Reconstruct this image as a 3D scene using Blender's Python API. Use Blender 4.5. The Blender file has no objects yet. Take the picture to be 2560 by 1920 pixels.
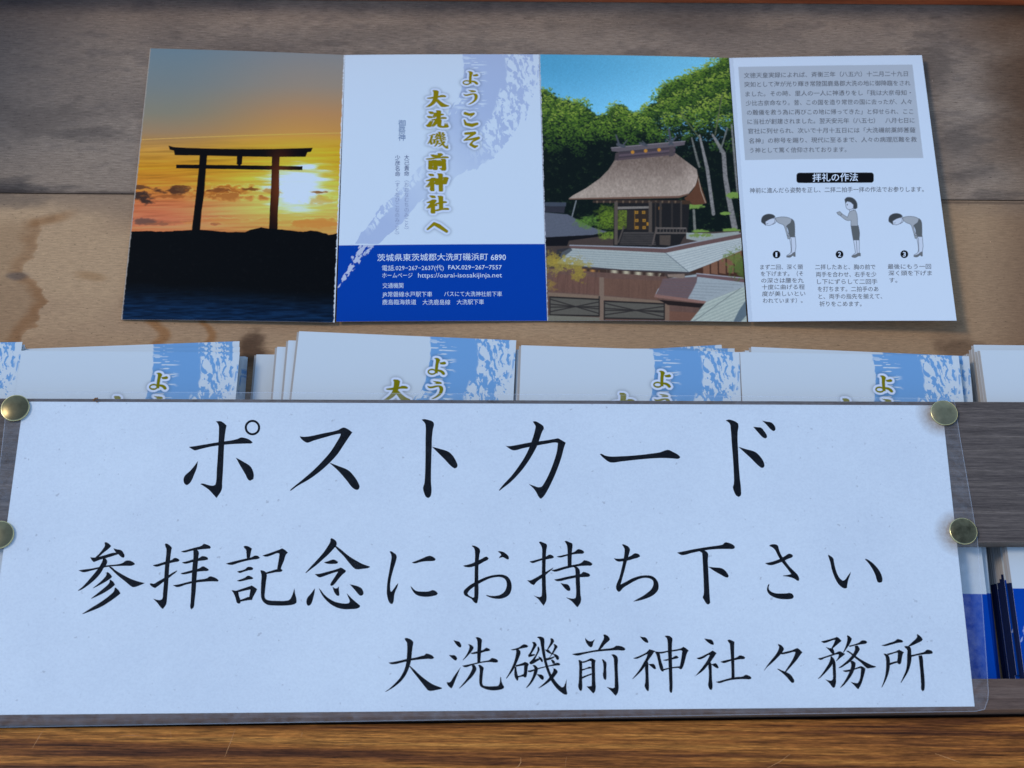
import bpy, bmesh, math, random
import numpy as np
from mathutils import Vector, Matrix
from mathutils.geometry import tessellate_polygon

SC = bpy.context.scene
COL = SC.collection
MM = 0.001

# ------------------------------------------------------------------ camera
F_PX, CX, CY = 3800.0, 1280.0, 960.0          # focal length and centre in photo pixels (2560 x 1920)
TILT, YAW, ROLL, CAM_H = math.radians(24.81), math.radians(-0.15), math.radians(0.55), 0.640

def _axes():
    r = Vector((1, 0, 0)); u = Vector((0, math.cos(TILT), math.sin(TILT))); f = Vector((0, math.sin(TILT), -math.cos(TILT)))
    Z = Matrix.Rotation(YAW, 3, 'Z')
    r, u, f = Z @ r, Z @ u, Z @ f
    return r * math.cos(ROLL) + u * math.sin(ROLL), u * math.cos(ROLL) - r * math.sin(ROLL), f
AX_R, AX_U, AX_F = _axes()
CAM_POS = Vector((0, 0, CAM_H))

cam_data = bpy.data.cameras.new('camera')
cam_data.sensor_width = 36.0
cam_data.lens = F_PX * 36.0 / 2560.0
cam_data.clip_start = 0.01
cam_data.clip_end = 50.0
cam_data.dof.use_dof = True
cam_data.dof.focus_distance = 0.69
cam_data.dof.aperture_fstop = 16.0
cam = bpy.data.objects.new('camera', cam_data)
COL.objects.link(cam)
M = Matrix((AX_R, AX_U, -AX_F)).transposed().to_4x4()
M.translation = CAM_POS
cam.matrix_world = M
SC.camera = cam

# ------------------------------------------------------------------ light
SUN_EL, SUN_AZ = math.radians(48), math.radians(-75)     # azimuth from +Y, towards -X (left)
world = bpy.data.worlds.new('World'); SC.world = world; world.use_nodes = True
wn = world.node_tree.nodes; wl = world.node_tree.links
sky = wn.new('ShaderNodeTexSky'); sky.sky_type = 'NISHITA'; sky.sun_disc = False
sky.air_density = 1.0; sky.dust_density = 0.0; sky.ozone_density = 2.0
sky.sun_elevation = SUN_EL; sky.sun_rotation = SUN_AZ
bg = wn['Background']; bg.inputs['Strength'].default_value = 0.15
wl.new(sky.outputs[0], bg.inputs[0])
sun_d = bpy.data.lights.new('sun', 'SUN'); sun_d.energy = 0.72; sun_d.angle = math.radians(14); sun_d.color = (1.0, 0.96, 0.91)
sun = bpy.data.objects.new('sun', sun_d); COL.objects.link(sun)
sd = Vector((math.sin(SUN_AZ) * math.cos(SUN_EL), math.cos(SUN_AZ) * math.cos(SUN_EL), math.sin(SUN_EL)))
sun.rotation_euler = sd.to_track_quat('Z', 'Y').to_euler()
vs = SC.view_settings
SC.display_settings.display_device = 'sRGB'
vs.view_transform = 'Standard'; vs.look = 'None'; vs.gamma = 1.0; vs.use_curve_mapping = False
vs.exposure = 0.65

# ------------------------------------------------------------------ helpers
random.seed(7)
RNG = np.random.default_rng(11)

def lin(c):
    c = np.asarray(c, float) / 255.0
    return np.where(c <= 0.04045, c / 12.92, ((c + 0.055) / 1.055) ** 2.4)

WHITE = lin((176, 200, 234))        # how clean white paper (albedo 0.8) looks in this light
def alb(r, g=None, b=None):
    """a colour as seen in the photograph's bluish shade -> the surface's own colour"""
    c = lin(r if g is None else (r, g, b))
    return np.clip(c / WHITE * 0.80, 0.0025, 0.86)

def P(px, py, z=0.0):
    """point of the photograph -> the point of the horizontal plane at height z seen there"""
    d = AX_R * ((px - CX) / F_PX) - AX_U * ((py - CY) / F_PX) + AX_F
    return CAM_POS + d * ((z - CAM_POS.z) / d.z)

def homography(src, dst):
    A = []; b = []
    for (x, y), (u, v) in zip(src, dst):
        A.append([x, y, 1, 0, 0, 0, -u * x, -u * y]); b.append(u)
        A.append([0, 0, 0, x, y, 1, -v * x, -v * y]); b.append(v)
    h = np.linalg.solve(np.array(A, float), np.array(b, float))
    H = np.append(h, 1).reshape(3, 3)
    def f(pts):
        p = np.asarray(pts, float).reshape(-1, 2)
        q = np.c_[p, np.ones(len(p))] @ H.T
        return q[:, :2] / q[:, 2:3]
    return f

def pts(s):
    a = [tuple(map(float, t.split(','))) for t in s.split()]
    return np.array(a)

def smooth(p, n=4, corner=50):
    """closed outline: round through the points, keep the sharp corners"""
    p = np.asarray(p, float); N = len(p)
    d = np.roll(p, -1, 0) - p
    L = np.hypot(d[:, 0], d[:, 1]) + 1e-9
    t = d / L[:, None]
    out = []
    cosc = math.cos(math.radians(corner))
    tin = np.roll(t, 1, 0)
    dots = (tin * t).sum(1)
    av = tin + t; av /= (np.hypot(av[:, 0], av[:, 1]) + 1e-9)[:, None]
    for i in range(N):
        j = (i + 1) % N
        T0 = (t[i] if dots[i] < cosc else av[i]) * L[i]
        T1 = (t[i] if dots[j] < cosc else av[j]) * L[i]
        for k in range(n):
            s = k / n
            out.append((2*s**3-3*s**2+1)*p[i] + (s**3-2*s**2+s)*T0 + (-2*s**3+3*s**2)*p[j] + (s**3-s**2)*T1)
    return np.array(out)

def link_mesh(name, verts, faces, mat=None, parent=None, smooth_shade=False):
    me = bpy.data.meshes.new(name)
    me.from_pydata([tuple(v) for v in verts], [], [tuple(f) for f in faces])
    me.update()
    return link_obj(name, me, mat, parent, smooth_shade)

def link_obj(name, me, mat=None, parent=None, smooth_shade=False):
    if mat is not None:
        for m in (mat if isinstance(mat, (list, tuple)) else [mat]): me.materials.append(m)
    if smooth_shade:
        me.polygons.foreach_set('use_smooth', [True] * len(me.polygons))
    o = bpy.data.objects.new(name, me); COL.objects.link(o)
    if parent is not None:
        o.parent = parent
    return o

def thing(name, label, cat, loc=(0, 0, 0), rz=0.0, group=None):
    o = bpy.data.objects.new(name, None); COL.objects.link(o)
    o.empty_display_size = 0.01
    o.location = loc; o.rotation_euler = (0, 0, rz)
    o['label'] = label; o['category'] = cat
    if group: o['group'] = group
    return o

# ---- value noise on arrays
def vnoise(x, y, seed):
    r = np.random.default_rng(seed).random((257, 257))
    xi = np.floor(x).astype(int); yi = np.floor(y).astype(int)
    fx = x - xi; fy = y - yi
    fx = fx*fx*(3-2*fx); fy = fy*fy*(3-2*fy)
    a = r[yi % 256, xi % 256]; b = r[yi % 256, (xi+1) % 256]; c = r[(yi+1) % 256, xi % 256]; d = r[(yi+1) % 256, (xi+1) % 256]
    return (a*(1-fx)+b*fx)*(1-fy) + (c*(1-fx)+d*fx)*fy
def fbm(x, y, seed, o=4, g=0.5):
    s = 0; a = 1.0; n = 0
    for k in range(o):
        s = s + a*vnoise(x*2**k + 17.3*k, y*2**k + 9.1*k, seed+k); n += a; a *= g
    return s/n
def sstep(a, b, x):
    t = np.clip((x-a)/(b-a), 0, 1); return t*t*(3-2*t)
def blur(a, r, it=3):
    r = max(1, int(r))
    for _ in range(it):
        for ax in (0, 1):
            p = np.concatenate([np.repeat(np.take(a, [0], ax), r, ax), a, np.repeat(np.take(a, [-1], ax), r, ax)], ax)
            c = np.cumsum(p, ax)
            z = np.zeros_like(np.take(c, [0], ax))
            c = np.concatenate([z, c], ax)
            n = 2*r+1
            a = (np.take(c, range(n, c.shape[ax]), ax) - np.take(c, range(0, c.shape[ax]-n), ax)) / n
    return a

class Print:
    """a printed sheet: colours on a fine grid over the sheet, drawn in the photograph's crop coordinates"""
    def __init__(s, nu, nv, quad, base):
        s.nu, s.nv = nu, nv
        s.uv = homography(quad, [(0, 0), (1, 0), (1, 1), (0, 1)])
        s.xy = homography([(0, 0), (1, 0), (1, 1), (0, 1)], quad)
        U, V = np.meshgrid(np.linspace(0, 1, nu), np.linspace(0, 1, nv))
        s.U, s.V = U, V
        q = s.xy(np.c_[U.ravel(), V.ravel()])
        s.X = q[:, 0].reshape(nv, nu); s.Y = q[:, 1].reshape(nv, nu)
        s.c = np.zeros((nv, nu, 3)); s.c[:] = base
    def mask(s, p, sm=True):
        p = np.asarray(p, float)
        if sm: p = smooth(p)
        q = s.uv(p) * [s.nu-1, s.nv-1]
        return fill_mask(s.nu, s.nv, q)
    def stroke(s, p):
        """polyline of (x, y, width) -> mask"""
        p = np.asarray(p, float); m = np.zeros((s.nv, s.nu))
        for a, b in zip(p[:-1], p[1:]):
            pad = max(a[2], b[2]) + 6
            x0, x1 = min(a[0], b[0])-pad, max(a[0], b[0])+pad; y0, y1 = min(a[1], b[1])-pad, max(a[1], b[1])+pad
            q = s.uv([(x0, y0), (x1, y0), (x1, y1), (x0, y1)]) * [s.nu-1, s.nv-1]
            i0, i1 = max(0, int(q[:, 0].min())), min(s.nu, int(q[:, 0].max())+2)
            j0, j1 = max(0, int(q[:, 1].min())), min(s.nv, int(q[:, 1].max())+2)
            if i0 >= i1 or j0 >= j1: continue
            X = s.X[j0:j1, i0:i1]; Y = s.Y[j0:j1, i0:i1]
            d = b[:2]-a[:2]; t = np.clip(((X-a[0])*d[0]+(Y-a[1])*d[1])/(d@d+1e-9), 0, 1)
            dist = np.hypot(X-a[0]-t*d[0], Y-a[1]-t*d[1]); w = a[2]+(b[2]-a[2])*t
            m[j0:j1, i0:i1] = np.maximum(m[j0:j1, i0:i1], np.clip((w/2-dist)/2.6+0.5, 0, 1))
        return m
    def put(s, m, col):
        m = np.clip(m, 0, 1)[..., None]; s.c = s.c*(1-m) + np.asarray(col)*m

def fill_mask(nu, nv, q):
    m = np.zeros((nv, nu))
    i0, i1 = max(0, int(q[:, 0].min())-1), min(nu, int(q[:, 0].max())+3)
    j0, j1 = max(0, int(q[:, 1].min())-1), min(nv, int(q[:, 1].max())+3)
    if i0 >= i1 or j0 >= j1: return m
    acc = np.zeros((j1-j0, i1-i0))
    x0 = q[:, 0]; y0 = q[:, 1]; x1 = np.roll(x0, -1); y1 = np.roll(y0, -1)
    for oy in (-0.33, 0.0, 0.33):
        yy = np.arange(j0, j1)+oy
        for ox in (-0.33, 0.0, 0.33):
            xx = np.arange(i0, i1)+ox
            ins = np.zeros((j1-j0, i1-i0), bool)
            for a, b, c, d in zip(x0, y0, x1, y1):
                if b == d: continue
                r = (b > yy) != (d > yy)
                if not r.any(): continue
                xc = (c-a)*(yy-b)/(d-b)+a
                ins ^= r[:, None] & (xx[None, :] < xc[:, None])
            acc += ins
    m[j0:j1, i0:i1] = acc/9.0
    return m

def dilate(m, r):
    out = m.copy(); R = int(math.ceil(r))
    for dy in range(-R, R+1):
        for dx in range(-R, R+1):
            d = math.hypot(dx, dy)
            if d > r+0.5: continue
            k = min(1.0, r+0.5-d)
            sh = np.zeros_like(m)
            ys, ye = max(0, dy), min(m.shape[0], m.shape[0]+dy); xs, xe = max(0, dx), min(m.shape[1], m.shape[1]+dx)
            sh[ys:ye, xs:xe] = m[ys-dy:ye-dy, xs-dx:xe-dx]
            out = np.maximum(out, sh*k)
    return out

class Sheet:
    """the surface of a nearly flat sheet: four corners in space (top left, top right, bottom right, bottom left) and a bow"""
    def __init__(s, corners, bow=0.0):
        s.k = [np.array(c, float) for c in corners]; s.bow = bow
    def pt(s, u, v, h=0.0):
        u = np.asarray(u, float)[..., None]; v = np.asarray(v, float)[..., None]
        p = (s.k[0]*(1-u)+s.k[1]*u)*(1-v) + (s.k[3]*(1-u)+s.k[2]*u)*v
        p = p + np.array([0, 0, 1.0])*(h + s.bow*4*u*(1-u))
        return p

def print_mesh(name, sheet, pr, thick, edge=(0.74, 0.73, 0.70)):
    """printed face plus the white cut edge of the paper"""
    nu, nv = pr.nu, pr.nv
    top = sheet.pt(pr.U, pr.V).reshape(-1, 3)
    ring = [(i, 0) for i in range(nu)] + [(nu-1, j) for j in range(1, nv)] + [(i, nv-1) for i in range(nu-2, -1, -1)] + [(0, j) for j in range(nv-2, 0, -1)]
    rid = np.array([j*nu+i for i, j in ring]); n = len(rid); N = nu*nv
    r0 = top[rid]; r1 = r0 - [0, 0, thick]
    co = np.concatenate([top, r0, r1])
    idx = np.arange(N).reshape(nv, nu)
    f = np.stack([idx[1:, :-1], idx[1:, 1:], idx[:-1, 1:], idx[:-1, :-1]], -1).reshape(-1, 4)
    a = np.arange(n); b = (a+1) % n
    g = np.stack([N+b, N+a, N+n+a, N+n+b], -1)
    f = np.concatenate([f, g])
    me = bpy.data.meshes.new(name)
    me.vertices.add(len(co)); me.vertices.foreach_set('co', co.astype(np.float32).ravel())
    me.loops.add(f.size); me.loops.foreach_set('vertex_index', f.astype(np.int32).ravel())
    me.polygons.add(len(f)); me.polygons.foreach_set('loop_start', np.arange(0, f.size, 4, dtype=np.int32))
    me.update(calc_edges=True)
    ca = me.color_attributes.new('Col', 'FLOAT_COLOR', 'POINT')
    c = np.concatenate([pr.c.reshape(-1, 3), np.tile(edge, (2*n, 1))])
    ca.data.foreach_set('color', np.c_[c, np.ones(len(c))].astype(np.float32).ravel())
    return me

# ---- text through Blender's built-in font
def glyphs(text, bold=0.0):
    cu = bpy.data.curves.new('tmp', 'FONT'); cu.body = text; cu.size = 1.0; cu.resolution_u = 2; cu.offset = bold
    o = bpy.data.objects.new('tmp', cu); COL.objects.link(o)
    dg = bpy.context.evaluated_depsgraph_get(); dg.update()
    me = bpy.data.meshes.new_from_object(o.evaluated_get(dg))
    v = np.zeros(len(me.vertices)*3); me.vertices.foreach_get('co', v)
    f = [tuple(p.vertices) for p in me.polygons]
    bpy.data.objects.remove(o); bpy.data.curves.remove(cu); bpy.data.meshes.remove(me)
    return v.reshape(-1, 3)[:, :2], f

class Lettering:
    """collects flat shapes drawn in crop coordinates and lays them on a sheet"""
    def __init__(s, uv, sheet, lift):
        s.uv, s.sheet, s.lift = uv, sheet, lift; s.v = []; s.f = []
    def _add(s, q, faces):
        w = s.uv(q); p = s.sheet.pt(w[:, 0], w[:, 1], s.lift)
        n = len(s.v); s.v.extend(p.tolist()); s.f.extend([tuple(i+n for i in t) for t in faces])
    def line(s, text, x0, y0, x1, y1, em, bold=0.0, mid=0.38):
        v, f = glyphs(text, bold)
        if not len(v): return
        a, b = v[:, 0].min(), v[:, 0].max()
        t = (v[:, 0]-a)/(b-a); d = np.array([x1-x0, y1-y0]); n = np.array([d[1], -d[0]])/np.hypot(*d)
        q = np.array([x0, y0]) + t[:, None]*d + n*((v[:, 1]-mid)*em)[:, None]
        s._add(q, f)
    def column(s, text, x0, y0, x1, y1, em, bold=0.0):
        n = len(text)
        for k, ch in enumerate(text):
            t = k/max(1, n-1); v, f = glyphs(ch, bold)
            if not len(v): continue
            c = np.array([x0+(x1-x0)*t, y0+(y1-y0)*t])
            s._add(c + np.c_[(v[:, 0]-0.5)*em, -(v[:, 1]-0.38)*em], f)
    def build(s, name, mat, parent):
        return link_mesh(name, s.v, s.f, mat, parent)

# ---- materials
def new_mat(name):
    m = bpy.data.materials.new(name); m.use_nodes = True
    nt = m.node_tree
    return m, nt, nt.nodes, nt.links, nt.nodes['Principled BSDF']

def mat_plain(name, col, rough=0.5, spec=0.5, metal=0.0, var=0.0, vscale=60):
    m, nt, n, l, b = new_mat(name)
    b.inputs['Roughness'].default_value = rough; b.inputs['Specular IOR Level'].default_value = spec; b.inputs['Metallic'].default_value = metal
    if var:
        tc = n.new('ShaderNodeTexCoord'); nz = n.new('ShaderNodeTexNoise'); nz.inputs['Scale'].default_value = vscale; nz.inputs['Detail'].default_value = 6
        l.new(tc.outputs['Object'], nz.inputs['Vector'])
        r = n.new('ShaderNodeValToRGB'); c = np.array(col)
        r.color_ramp.elements[0].position = 0.3; r.color_ramp.elements[1].position = 0.7
        r.color_ramp.elements[0].color = (*np.clip(c*(1-var), 0, 1), 1); r.color_ramp.elements[1].color = (*np.clip(c*(1+var), 0, 1), 1)
        l.new(nz.outputs['Fac'], r.inputs['Fac']); l.new(r.outputs[0], b.inputs['Base Color'])
    else:
        b.inputs['Base Color'].default_value = (*col, 1)
    return m

def mat_print(name, rough=0.42, spec=0.02):
    m, nt, n, l, b = new_mat(name)
    a = n.new('ShaderNodeAttribute'); a.attribute_name = 'Col'
    l.new(a.outputs['Color'], b.inputs['Base Color'])
    b.inputs['Roughness'].default_value = rough; b.inputs['Specular IOR Level'].default_value = spec
    return m
# ------------------------------------------------------------------ the sign's writing, stroke by stroke (outlines in 1659-px crops of the photograph)
SIGN = [
 # origin x, y, crop size, strokes
 ('po', 440, 1030, 240, [
  '220,603 335,588 500,560 740,520 1065,465 1120,440 1180,446 1260,473 1305,505 1325,525 1300,543 1230,545 1000,553 830,567 600,600 410,643 325,663 290,648',
  '690,162 765,158 820,185 875,235 860,300 835,500 830,600 812,1000 798,1220 790,1340 700,1487 640,1420 570,1345 490,1288 420,1245 450,1235 560,1262 640,1272 680,1255 693,1200 705,1000 725,700 735,500 742,300 740,245 720,195',
  '378,848 360,960 310,1090 265,1190 215,1250 180,1265 145,1235 130,1165 150,1105 240,1020 310,940',
  '1035,788 1150,850 1290,945 1325,1010 1345,1090 1335,1160 1280,1188 1250,1172 1200,1080 1100,910']),
 ('su', 700, 1030, 240, [
  '342,420 400,428 470,425 750,368 1010,308 1060,280 1105,268 1180,300 1250,352 1215,400 1100,570 1000,720 870,865 700,1020 500,1165 300,1280 185,1362 172,1352 230,1298 400,1160 600,985 750,830 870,690 980,520 1045,400 1050,375 1010,378 750,445 580,495 470,530 430,515 360,455',
  '845,870 1000,930 1185,1010 1280,1110 1350,1220 1375,1295 1355,1340 1320,1345 1255,1310 1150,1180 1000,1010']),
 ('to', 960, 1030, 240, [
  '650,130 700,123 760,135 840,165 863,205 845,300 828,460 825,600 818,800 812,1200 820,1380 800,1460 765,1487 730,1470 690,1390 675,1310 695,1240 708,1100 716,800 718,450 720,250 710,200',
  '828,600 950,632 1120,690 1185,750 1240,840 1270,930 1255,960 1218,975 1170,945 1050,820']),
 ('ka', 1220, 1030, 240, [
  '300,580 350,590 430,582 730,525 1000,490 1165,462 1210,455 1260,480 1343,530 1315,610 1270,780 1200,980 1120,1170 1030,1350 960,1460 915,1500 885,1478 830,1380 790,1325 705,1245 800,1278 870,1300 930,1292 1000,1180 1080,1010 1150,820 1190,680 1208,540 1190,530 1000,552 870,575 600,628 450,663 400,650',
  '775,165 820,160 890,195 955,245 963,290 940,330 900,440 850,580 760,750 650,920 520,1080 380,1220 250,1320 200,1360 188,1352 260,1260 400,1110 550,910 650,750 720,600 770,460 810,320 820,240 800,205']),
 ('bar', 1480, 1030, 240, [
  '135,730 160,722 220,750 310,768 500,765 800,745 1050,715 1180,695 1260,665 1320,655 1400,690 1490,740 1527,780 1500,805 1400,803 1250,795 1100,798 800,822 500,855 330,873 280,855 200,795']),
 ('do', 1760, 1030, 240, [
  '375,145 430,130 490,143 560,175 590,205 582,350 580,480 588,650 600,900 620,1150 640,1350 635,1440 600,1468 560,1445 520,1375 500,1300 515,1240 512,1000 500,800 480,550 462,300 445,200',
  '592,600 720,640 880,688 950,745 1020,840 1045,920 1035,955 1000,966 950,935 800,790',
  '1005,150 1080,165 1160,180 1210,225 1235,280 1225,318 1200,330 1165,310 1080,220',
  '850,255 920,262 990,272 1040,330 1085,400 1090,435 1060,458 1020,440 950,370']),
 ('san', 180, 1340, 200, [
  '675,135 700,128 760,155 812,205 780,245 650,350 560,425 500,450 495,430 560,370 640,270 680,205',
  '375,435 420,447 500,440 650,405 910,345 960,365 955,380 800,430 700,460 560,500 455,542 430,525',
  '855,255 930,275 1020,295 1065,345 1090,415 1075,450 1040,445 960,380 910,340',
  '640,470 700,465 730,520 715,590 660,660 600,760 500,880 350,1010 200,1110 130,1138 125,1128 230,1040 400,850 530,690 600,580 635,500',
  '138,713 220,698 400,675 700,612 1050,558 1110,515 1160,505 1240,525 1300,565 1300,590 1250,613 1100,618 850,628 680,650 400,718 240,752 190,738',
  '765,640 800,635 900,710 1050,800 1200,880 1350,935 1510,975 1400,1025 1260,1060 1230,1045 1100,940 950,820',
  '715,755 740,748 790,785 832,845 790,885 650,975 500,1055 440,1083 435,1075 530,1000 650,890 710,810',
  '780,910 800,905 860,955 890,1010 820,1075 650,1185 500,1258 405,1298 400,1290 500,1210 650,1090 740,1010 780,950',
  '885,1075 905,1068 970,1130 1005,1190 940,1245 780,1360 600,1470 400,1555 225,1618 215,1610 400,1490 600,1365 780,1230 870,1140']),
 ('hai', 370, 1340, 200, [
  '350,165 375,155 440,185 495,240 480,320 460,480 445,600 430,800 415,1050 395,1280 378,1410 310,1515 280,1495 200,1395 105,1297 200,1325 260,1325 295,1300 310,1180 330,950 350,650 370,450 382,300 380,260 360,220',
  '97,605 200,580 360,530 500,490 545,455 600,460 655,495 635,525 560,540 440,568 300,605 180,637 130,625',
  '35,990 60,980 120,990 200,945 340,865 430,810 500,765 605,712 595,738 520,800 430,872 330,945 220,1030 150,1080 100,1060 50,1020',
  '680,320 780,295 950,245 1100,205 1160,160 1215,175 1280,205 1303,235 1285,262 1200,268 1000,290 880,312 755,342 710,332',
  '700,545 780,530 930,485 1060,455 1120,418 1190,425 1240,455 1245,485 1210,498 1050,518 930,540 770,575 730,565',
  '675,770 750,752 920,705 1060,670 1140,628 1200,652 1262,695 1245,718 1150,728 1000,745 880,770 750,795 700,790',
  '515,1022 620,1005 800,960 900,935 1050,905 1220,875 1280,838 1340,845 1420,880 1465,920 1445,945 1330,940 1150,950 980,968 800,1005 600,1060 560,1045',
  '940,290 1010,285 1050,325 1042,450 1025,650 1005,900 988,1150 965,1350 945,1480 900,1522 880,1495 885,1350 895,1150 905,900 920,650 940,450']),
 ('ki', 560, 1340, 200, [
  '408,215 430,205 490,210 550,240 578,262 560,330 530,460 500,500 475,460 465,370 455,285 415,240',
  '40,570 120,548 250,515 470,462 580,435 640,405 700,412 745,450 720,470 600,490 450,518 280,565 180,597 90,592',
  '272,735 350,715 440,685 485,645 540,638 590,655 608,680 590,700 500,715 400,745 320,768 295,755',
  '268,925 340,900 430,865 500,822 560,840 608,870 590,890 500,905 400,930 320,943 285,935',
  '155,1125 200,1128 260,1140 295,1170 310,1240 345,1350 335,1390 305,1405 270,1385 240,1290 200,1190',
  '250,1135 400,1085 520,1045 575,1025 640,1065 688,1105 650,1180 600,1270 580,1330 520,1320 525,1250 540,1160 548,1110 480,1122 295,1168',
  '330,1325 420,1295 520,1262 580,1290 575,1325 480,1335 340,1362',
  '795,405 900,370 1050,318 1140,285 1205,257 1260,285 1325,345 1285,385 1240,520 1190,640 1170,715 1100,700 1115,600 1140,450 1148,370 1120,355 1000,395 870,430',
  '870,755 1000,715 1100,688 1190,685 1215,715 1190,738 1080,750 880,790',
  '752,715 780,710 860,745 885,790 870,950 850,1150 845,1270 870,1310 940,1335 1100,1345 1300,1340 1360,1320 1400,1260 1440,1150 1457,1085 1475,1200 1505,1330 1500,1390 1440,1420 1300,1440 1050,1442 900,1425 820,1370 775,1290 765,1200 768,1000 775,800']),
 ('nen', 750, 1340, 200, [
  '632,65 655,42 700,65 745,105 762,150 755,190 700,260 600,370 480,480 350,595 200,710 125,770 112,762 200,660 350,500 480,350 570,220 630,110',
  '725,225 750,205 850,280 1000,405 1150,500 1300,580 1450,632 1440,650 1300,680 1160,688 1120,665 1030,570 900,410 800,310',
  '498,545 570,525 690,488 740,502 790,540 770,568 700,578 580,577 530,565',
  '308,790 400,783 550,745 780,680 845,652 900,680 955,720 940,750 890,790 800,890 680,1025 645,1035 625,1015 640,975 720,850 790,740 760,745 600,795 480,840 400,858',
  '308,1085 300,1180 270,1300 240,1390 200,1440 165,1448 138,1410 135,1330 160,1270 230,1190 280,1120',
  '388,1082 420,1110 500,1210 600,1295 720,1360 850,1393 960,1400 1015,1390 1030,1350 1000,1270 968,1185 1010,1230 1090,1310 1170,1380 1245,1440 1240,1475 1190,1502 1080,1515 920,1518 780,1490 660,1430 550,1340 460,1230',
  '675,1052 735,1087 775,1078 805,1045 808,1130 818,1225 795,1243 760,1230 720,1180 690,1110',
  '1030,1000 1130,1022 1230,1055 1275,1085 1310,1150 1315,1195 1285,1232 1245,1235 1210,1205 1130,1110']),
 ('ni', 940, 1340, 200, [
  '283,322 310,315 370,350 415,385 430,430 415,510 370,660 330,800 303,920 293,1050 300,1130 312,1160 350,1120 420,1020 462,975 445,1050 405,1140 380,1220 365,1350 345,1400 318,1412 285,1390 250,1320 225,1200 225,1080 240,920 265,780 300,580 320,450 312,380',
  '745,548 800,528 950,468 1110,410 1160,422 1215,455 1238,480 1220,508 1170,518 1020,525 900,545 820,568 765,562',
  '715,1042 740,1058 790,1110 840,1140 950,1152 1090,1148 1180,1122 1240,1145 1282,1190 1260,1220 1200,1240 1100,1258 980,1258 870,1235 800,1190 750,1120']),
 ('o', 1130, 1340, 200, [
  '228,612 300,600 420,565 520,515 620,470 690,432 725,430 760,465 745,490 660,535 560,592 460,628 380,648 300,645 255,632',
  '405,202 440,197 500,215 560,255 583,300 570,380 555,520 546,800 545,1280 525,1385 500,1398 465,1380 400,1300 440,1278 462,1262 465,1000 472,600 475,330 460,260',
  '400,1302 330,1265 270,1235 243,1190 245,1140 290,1085 400,1000 530,930 680,860 830,815 970,798 1080,808 1160,850 1215,930 1238,1030 1230,1120 1190,1210 1110,1270 1000,1302 900,1300 790,1275 705,1235 720,1222 800,1240 900,1240 1000,1218 1080,1160 1120,1090 1135,1010 1120,930 1080,880 1000,852 900,855 800,875 680,925 540,1000 440,1065 360,1130 320,1190 340,1225 400,1262 440,1280',
  '945,320 1000,315 1070,335 1130,375 1175,430 1180,475 1155,487 1120,472 1050,440 975,460 985,435 1020,395 1005,365']),
 ('ji', 1300, 1340, 200, [
  '390,130 420,115 490,140 550,170 560,205 545,300 535,480 530,700 535,900 540,1100 552,1300 540,1355 490,1447 450,1400 380,1310 278,1230 350,1255 420,1262 448,1245 455,1150 452,900 455,650 458,400 455,250 430,185',
  '195,527 280,508 400,475 540,425 610,385 670,400 705,435 690,455 600,475 450,505 350,535 265,562 225,548',
  '148,918 220,918 300,880 440,800 560,728 690,655 675,685 620,730 540,800 440,880 350,945 290,1018 240,1000 190,960',
  '760,425 850,405 1000,370 1130,325 1210,272 1270,285 1320,315 1330,345 1310,362 1200,370 1070,388 950,418 840,447 790,440',
  '925,110 950,100 1020,125 1080,150 1090,185 1080,300 1072,450 1070,610 990,625 985,450 982,250 965,175',
  '650,705 720,695 850,655 1000,615 1150,590 1260,560 1330,500 1400,515 1480,555 1503,580 1480,610 1400,615 1250,622 1080,650 900,695 720,740 680,728',
  '705,902 800,885 1000,838 1150,810 1250,790 1310,742 1370,755 1440,790 1455,815 1435,840 1350,850 1200,858 1000,895 780,938 740,925',
  '1110,640 1180,640 1225,685 1240,720 1240,850 1248,1050 1255,1220 1268,1310 1255,1380 1195,1477 1165,1455 1080,1360 950,1272 1040,1292 1120,1297 1155,1280 1165,1180 1155,950 1148,750 1140,675',
  '838,970 900,990 990,1005 1025,1045 1045,1105 1035,1135 990,1135 950,1105 890,1040']),
 ('chi', 1490, 1340, 200, [
  '368,458 430,470 520,468 620,450 740,400 800,360 850,362 905,395 912,425 880,445 780,475 650,512 550,525 460,530 415,510',
  '540,180 560,168 620,190 680,230 705,280 690,350 660,460 630,560 590,720 545,880 510,1005 600,960 750,880 900,830 1050,815 1160,830 1240,885 1285,960 1300,1050 1280,1130 1220,1200 1130,1260 1000,1310 870,1345 770,1358 850,1310 960,1250 1060,1180 1140,1110 1180,1040 1190,960 1170,915 1110,880 1020,868 900,890 780,945 650,1020 560,1080 495,1150 465,1158 430,1120 415,1060 430,990 480,870 530,680 560,540 590,350 588,260']),
 ('shita', 1670, 1340, 200, [
  '187,343 300,322 500,280 700,245 900,215 1050,195 1135,175 1185,132 1240,137 1320,165 1375,205 1390,235 1365,262 1250,268 1050,270 850,285 700,308 500,350 290,397 260,388',
  '650,315 760,300 800,325 828,360 825,500 832,650 845,900 858,1150 875,1390 840,1420 810,1412 750,1330 720,1270 738,1220 740,1000 728,700 715,450 708,350',
  '832,635 950,650 1110,668 1165,700 1230,770 1260,830 1240,862 1200,858 1100,805 950,720']),
 ('sa', 1860, 1340, 200, [
  '435,560 520,548 640,515 750,470 850,415 930,367 985,378 1018,410 1000,438 900,480 800,530 680,575 600,600 540,605 480,590',
  '522,205 550,182 610,170 670,178 705,205 725,280 770,390 850,510 950,640 1060,750 1115,810 1145,890 1138,925 1110,928 1050,890 960,855 880,840 805,832 810,822 900,808 980,790 940,735 850,620 770,520 700,400 650,300 600,245',
  '518,995 525,1005 512,1060 520,1110 560,1150 650,1185 780,1192 890,1188 940,1180 1000,1200 1032,1250 1015,1290 960,1308 850,1312 720,1300 610,1265 520,1205 478,1130 480,1070 500,1015']),
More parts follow.
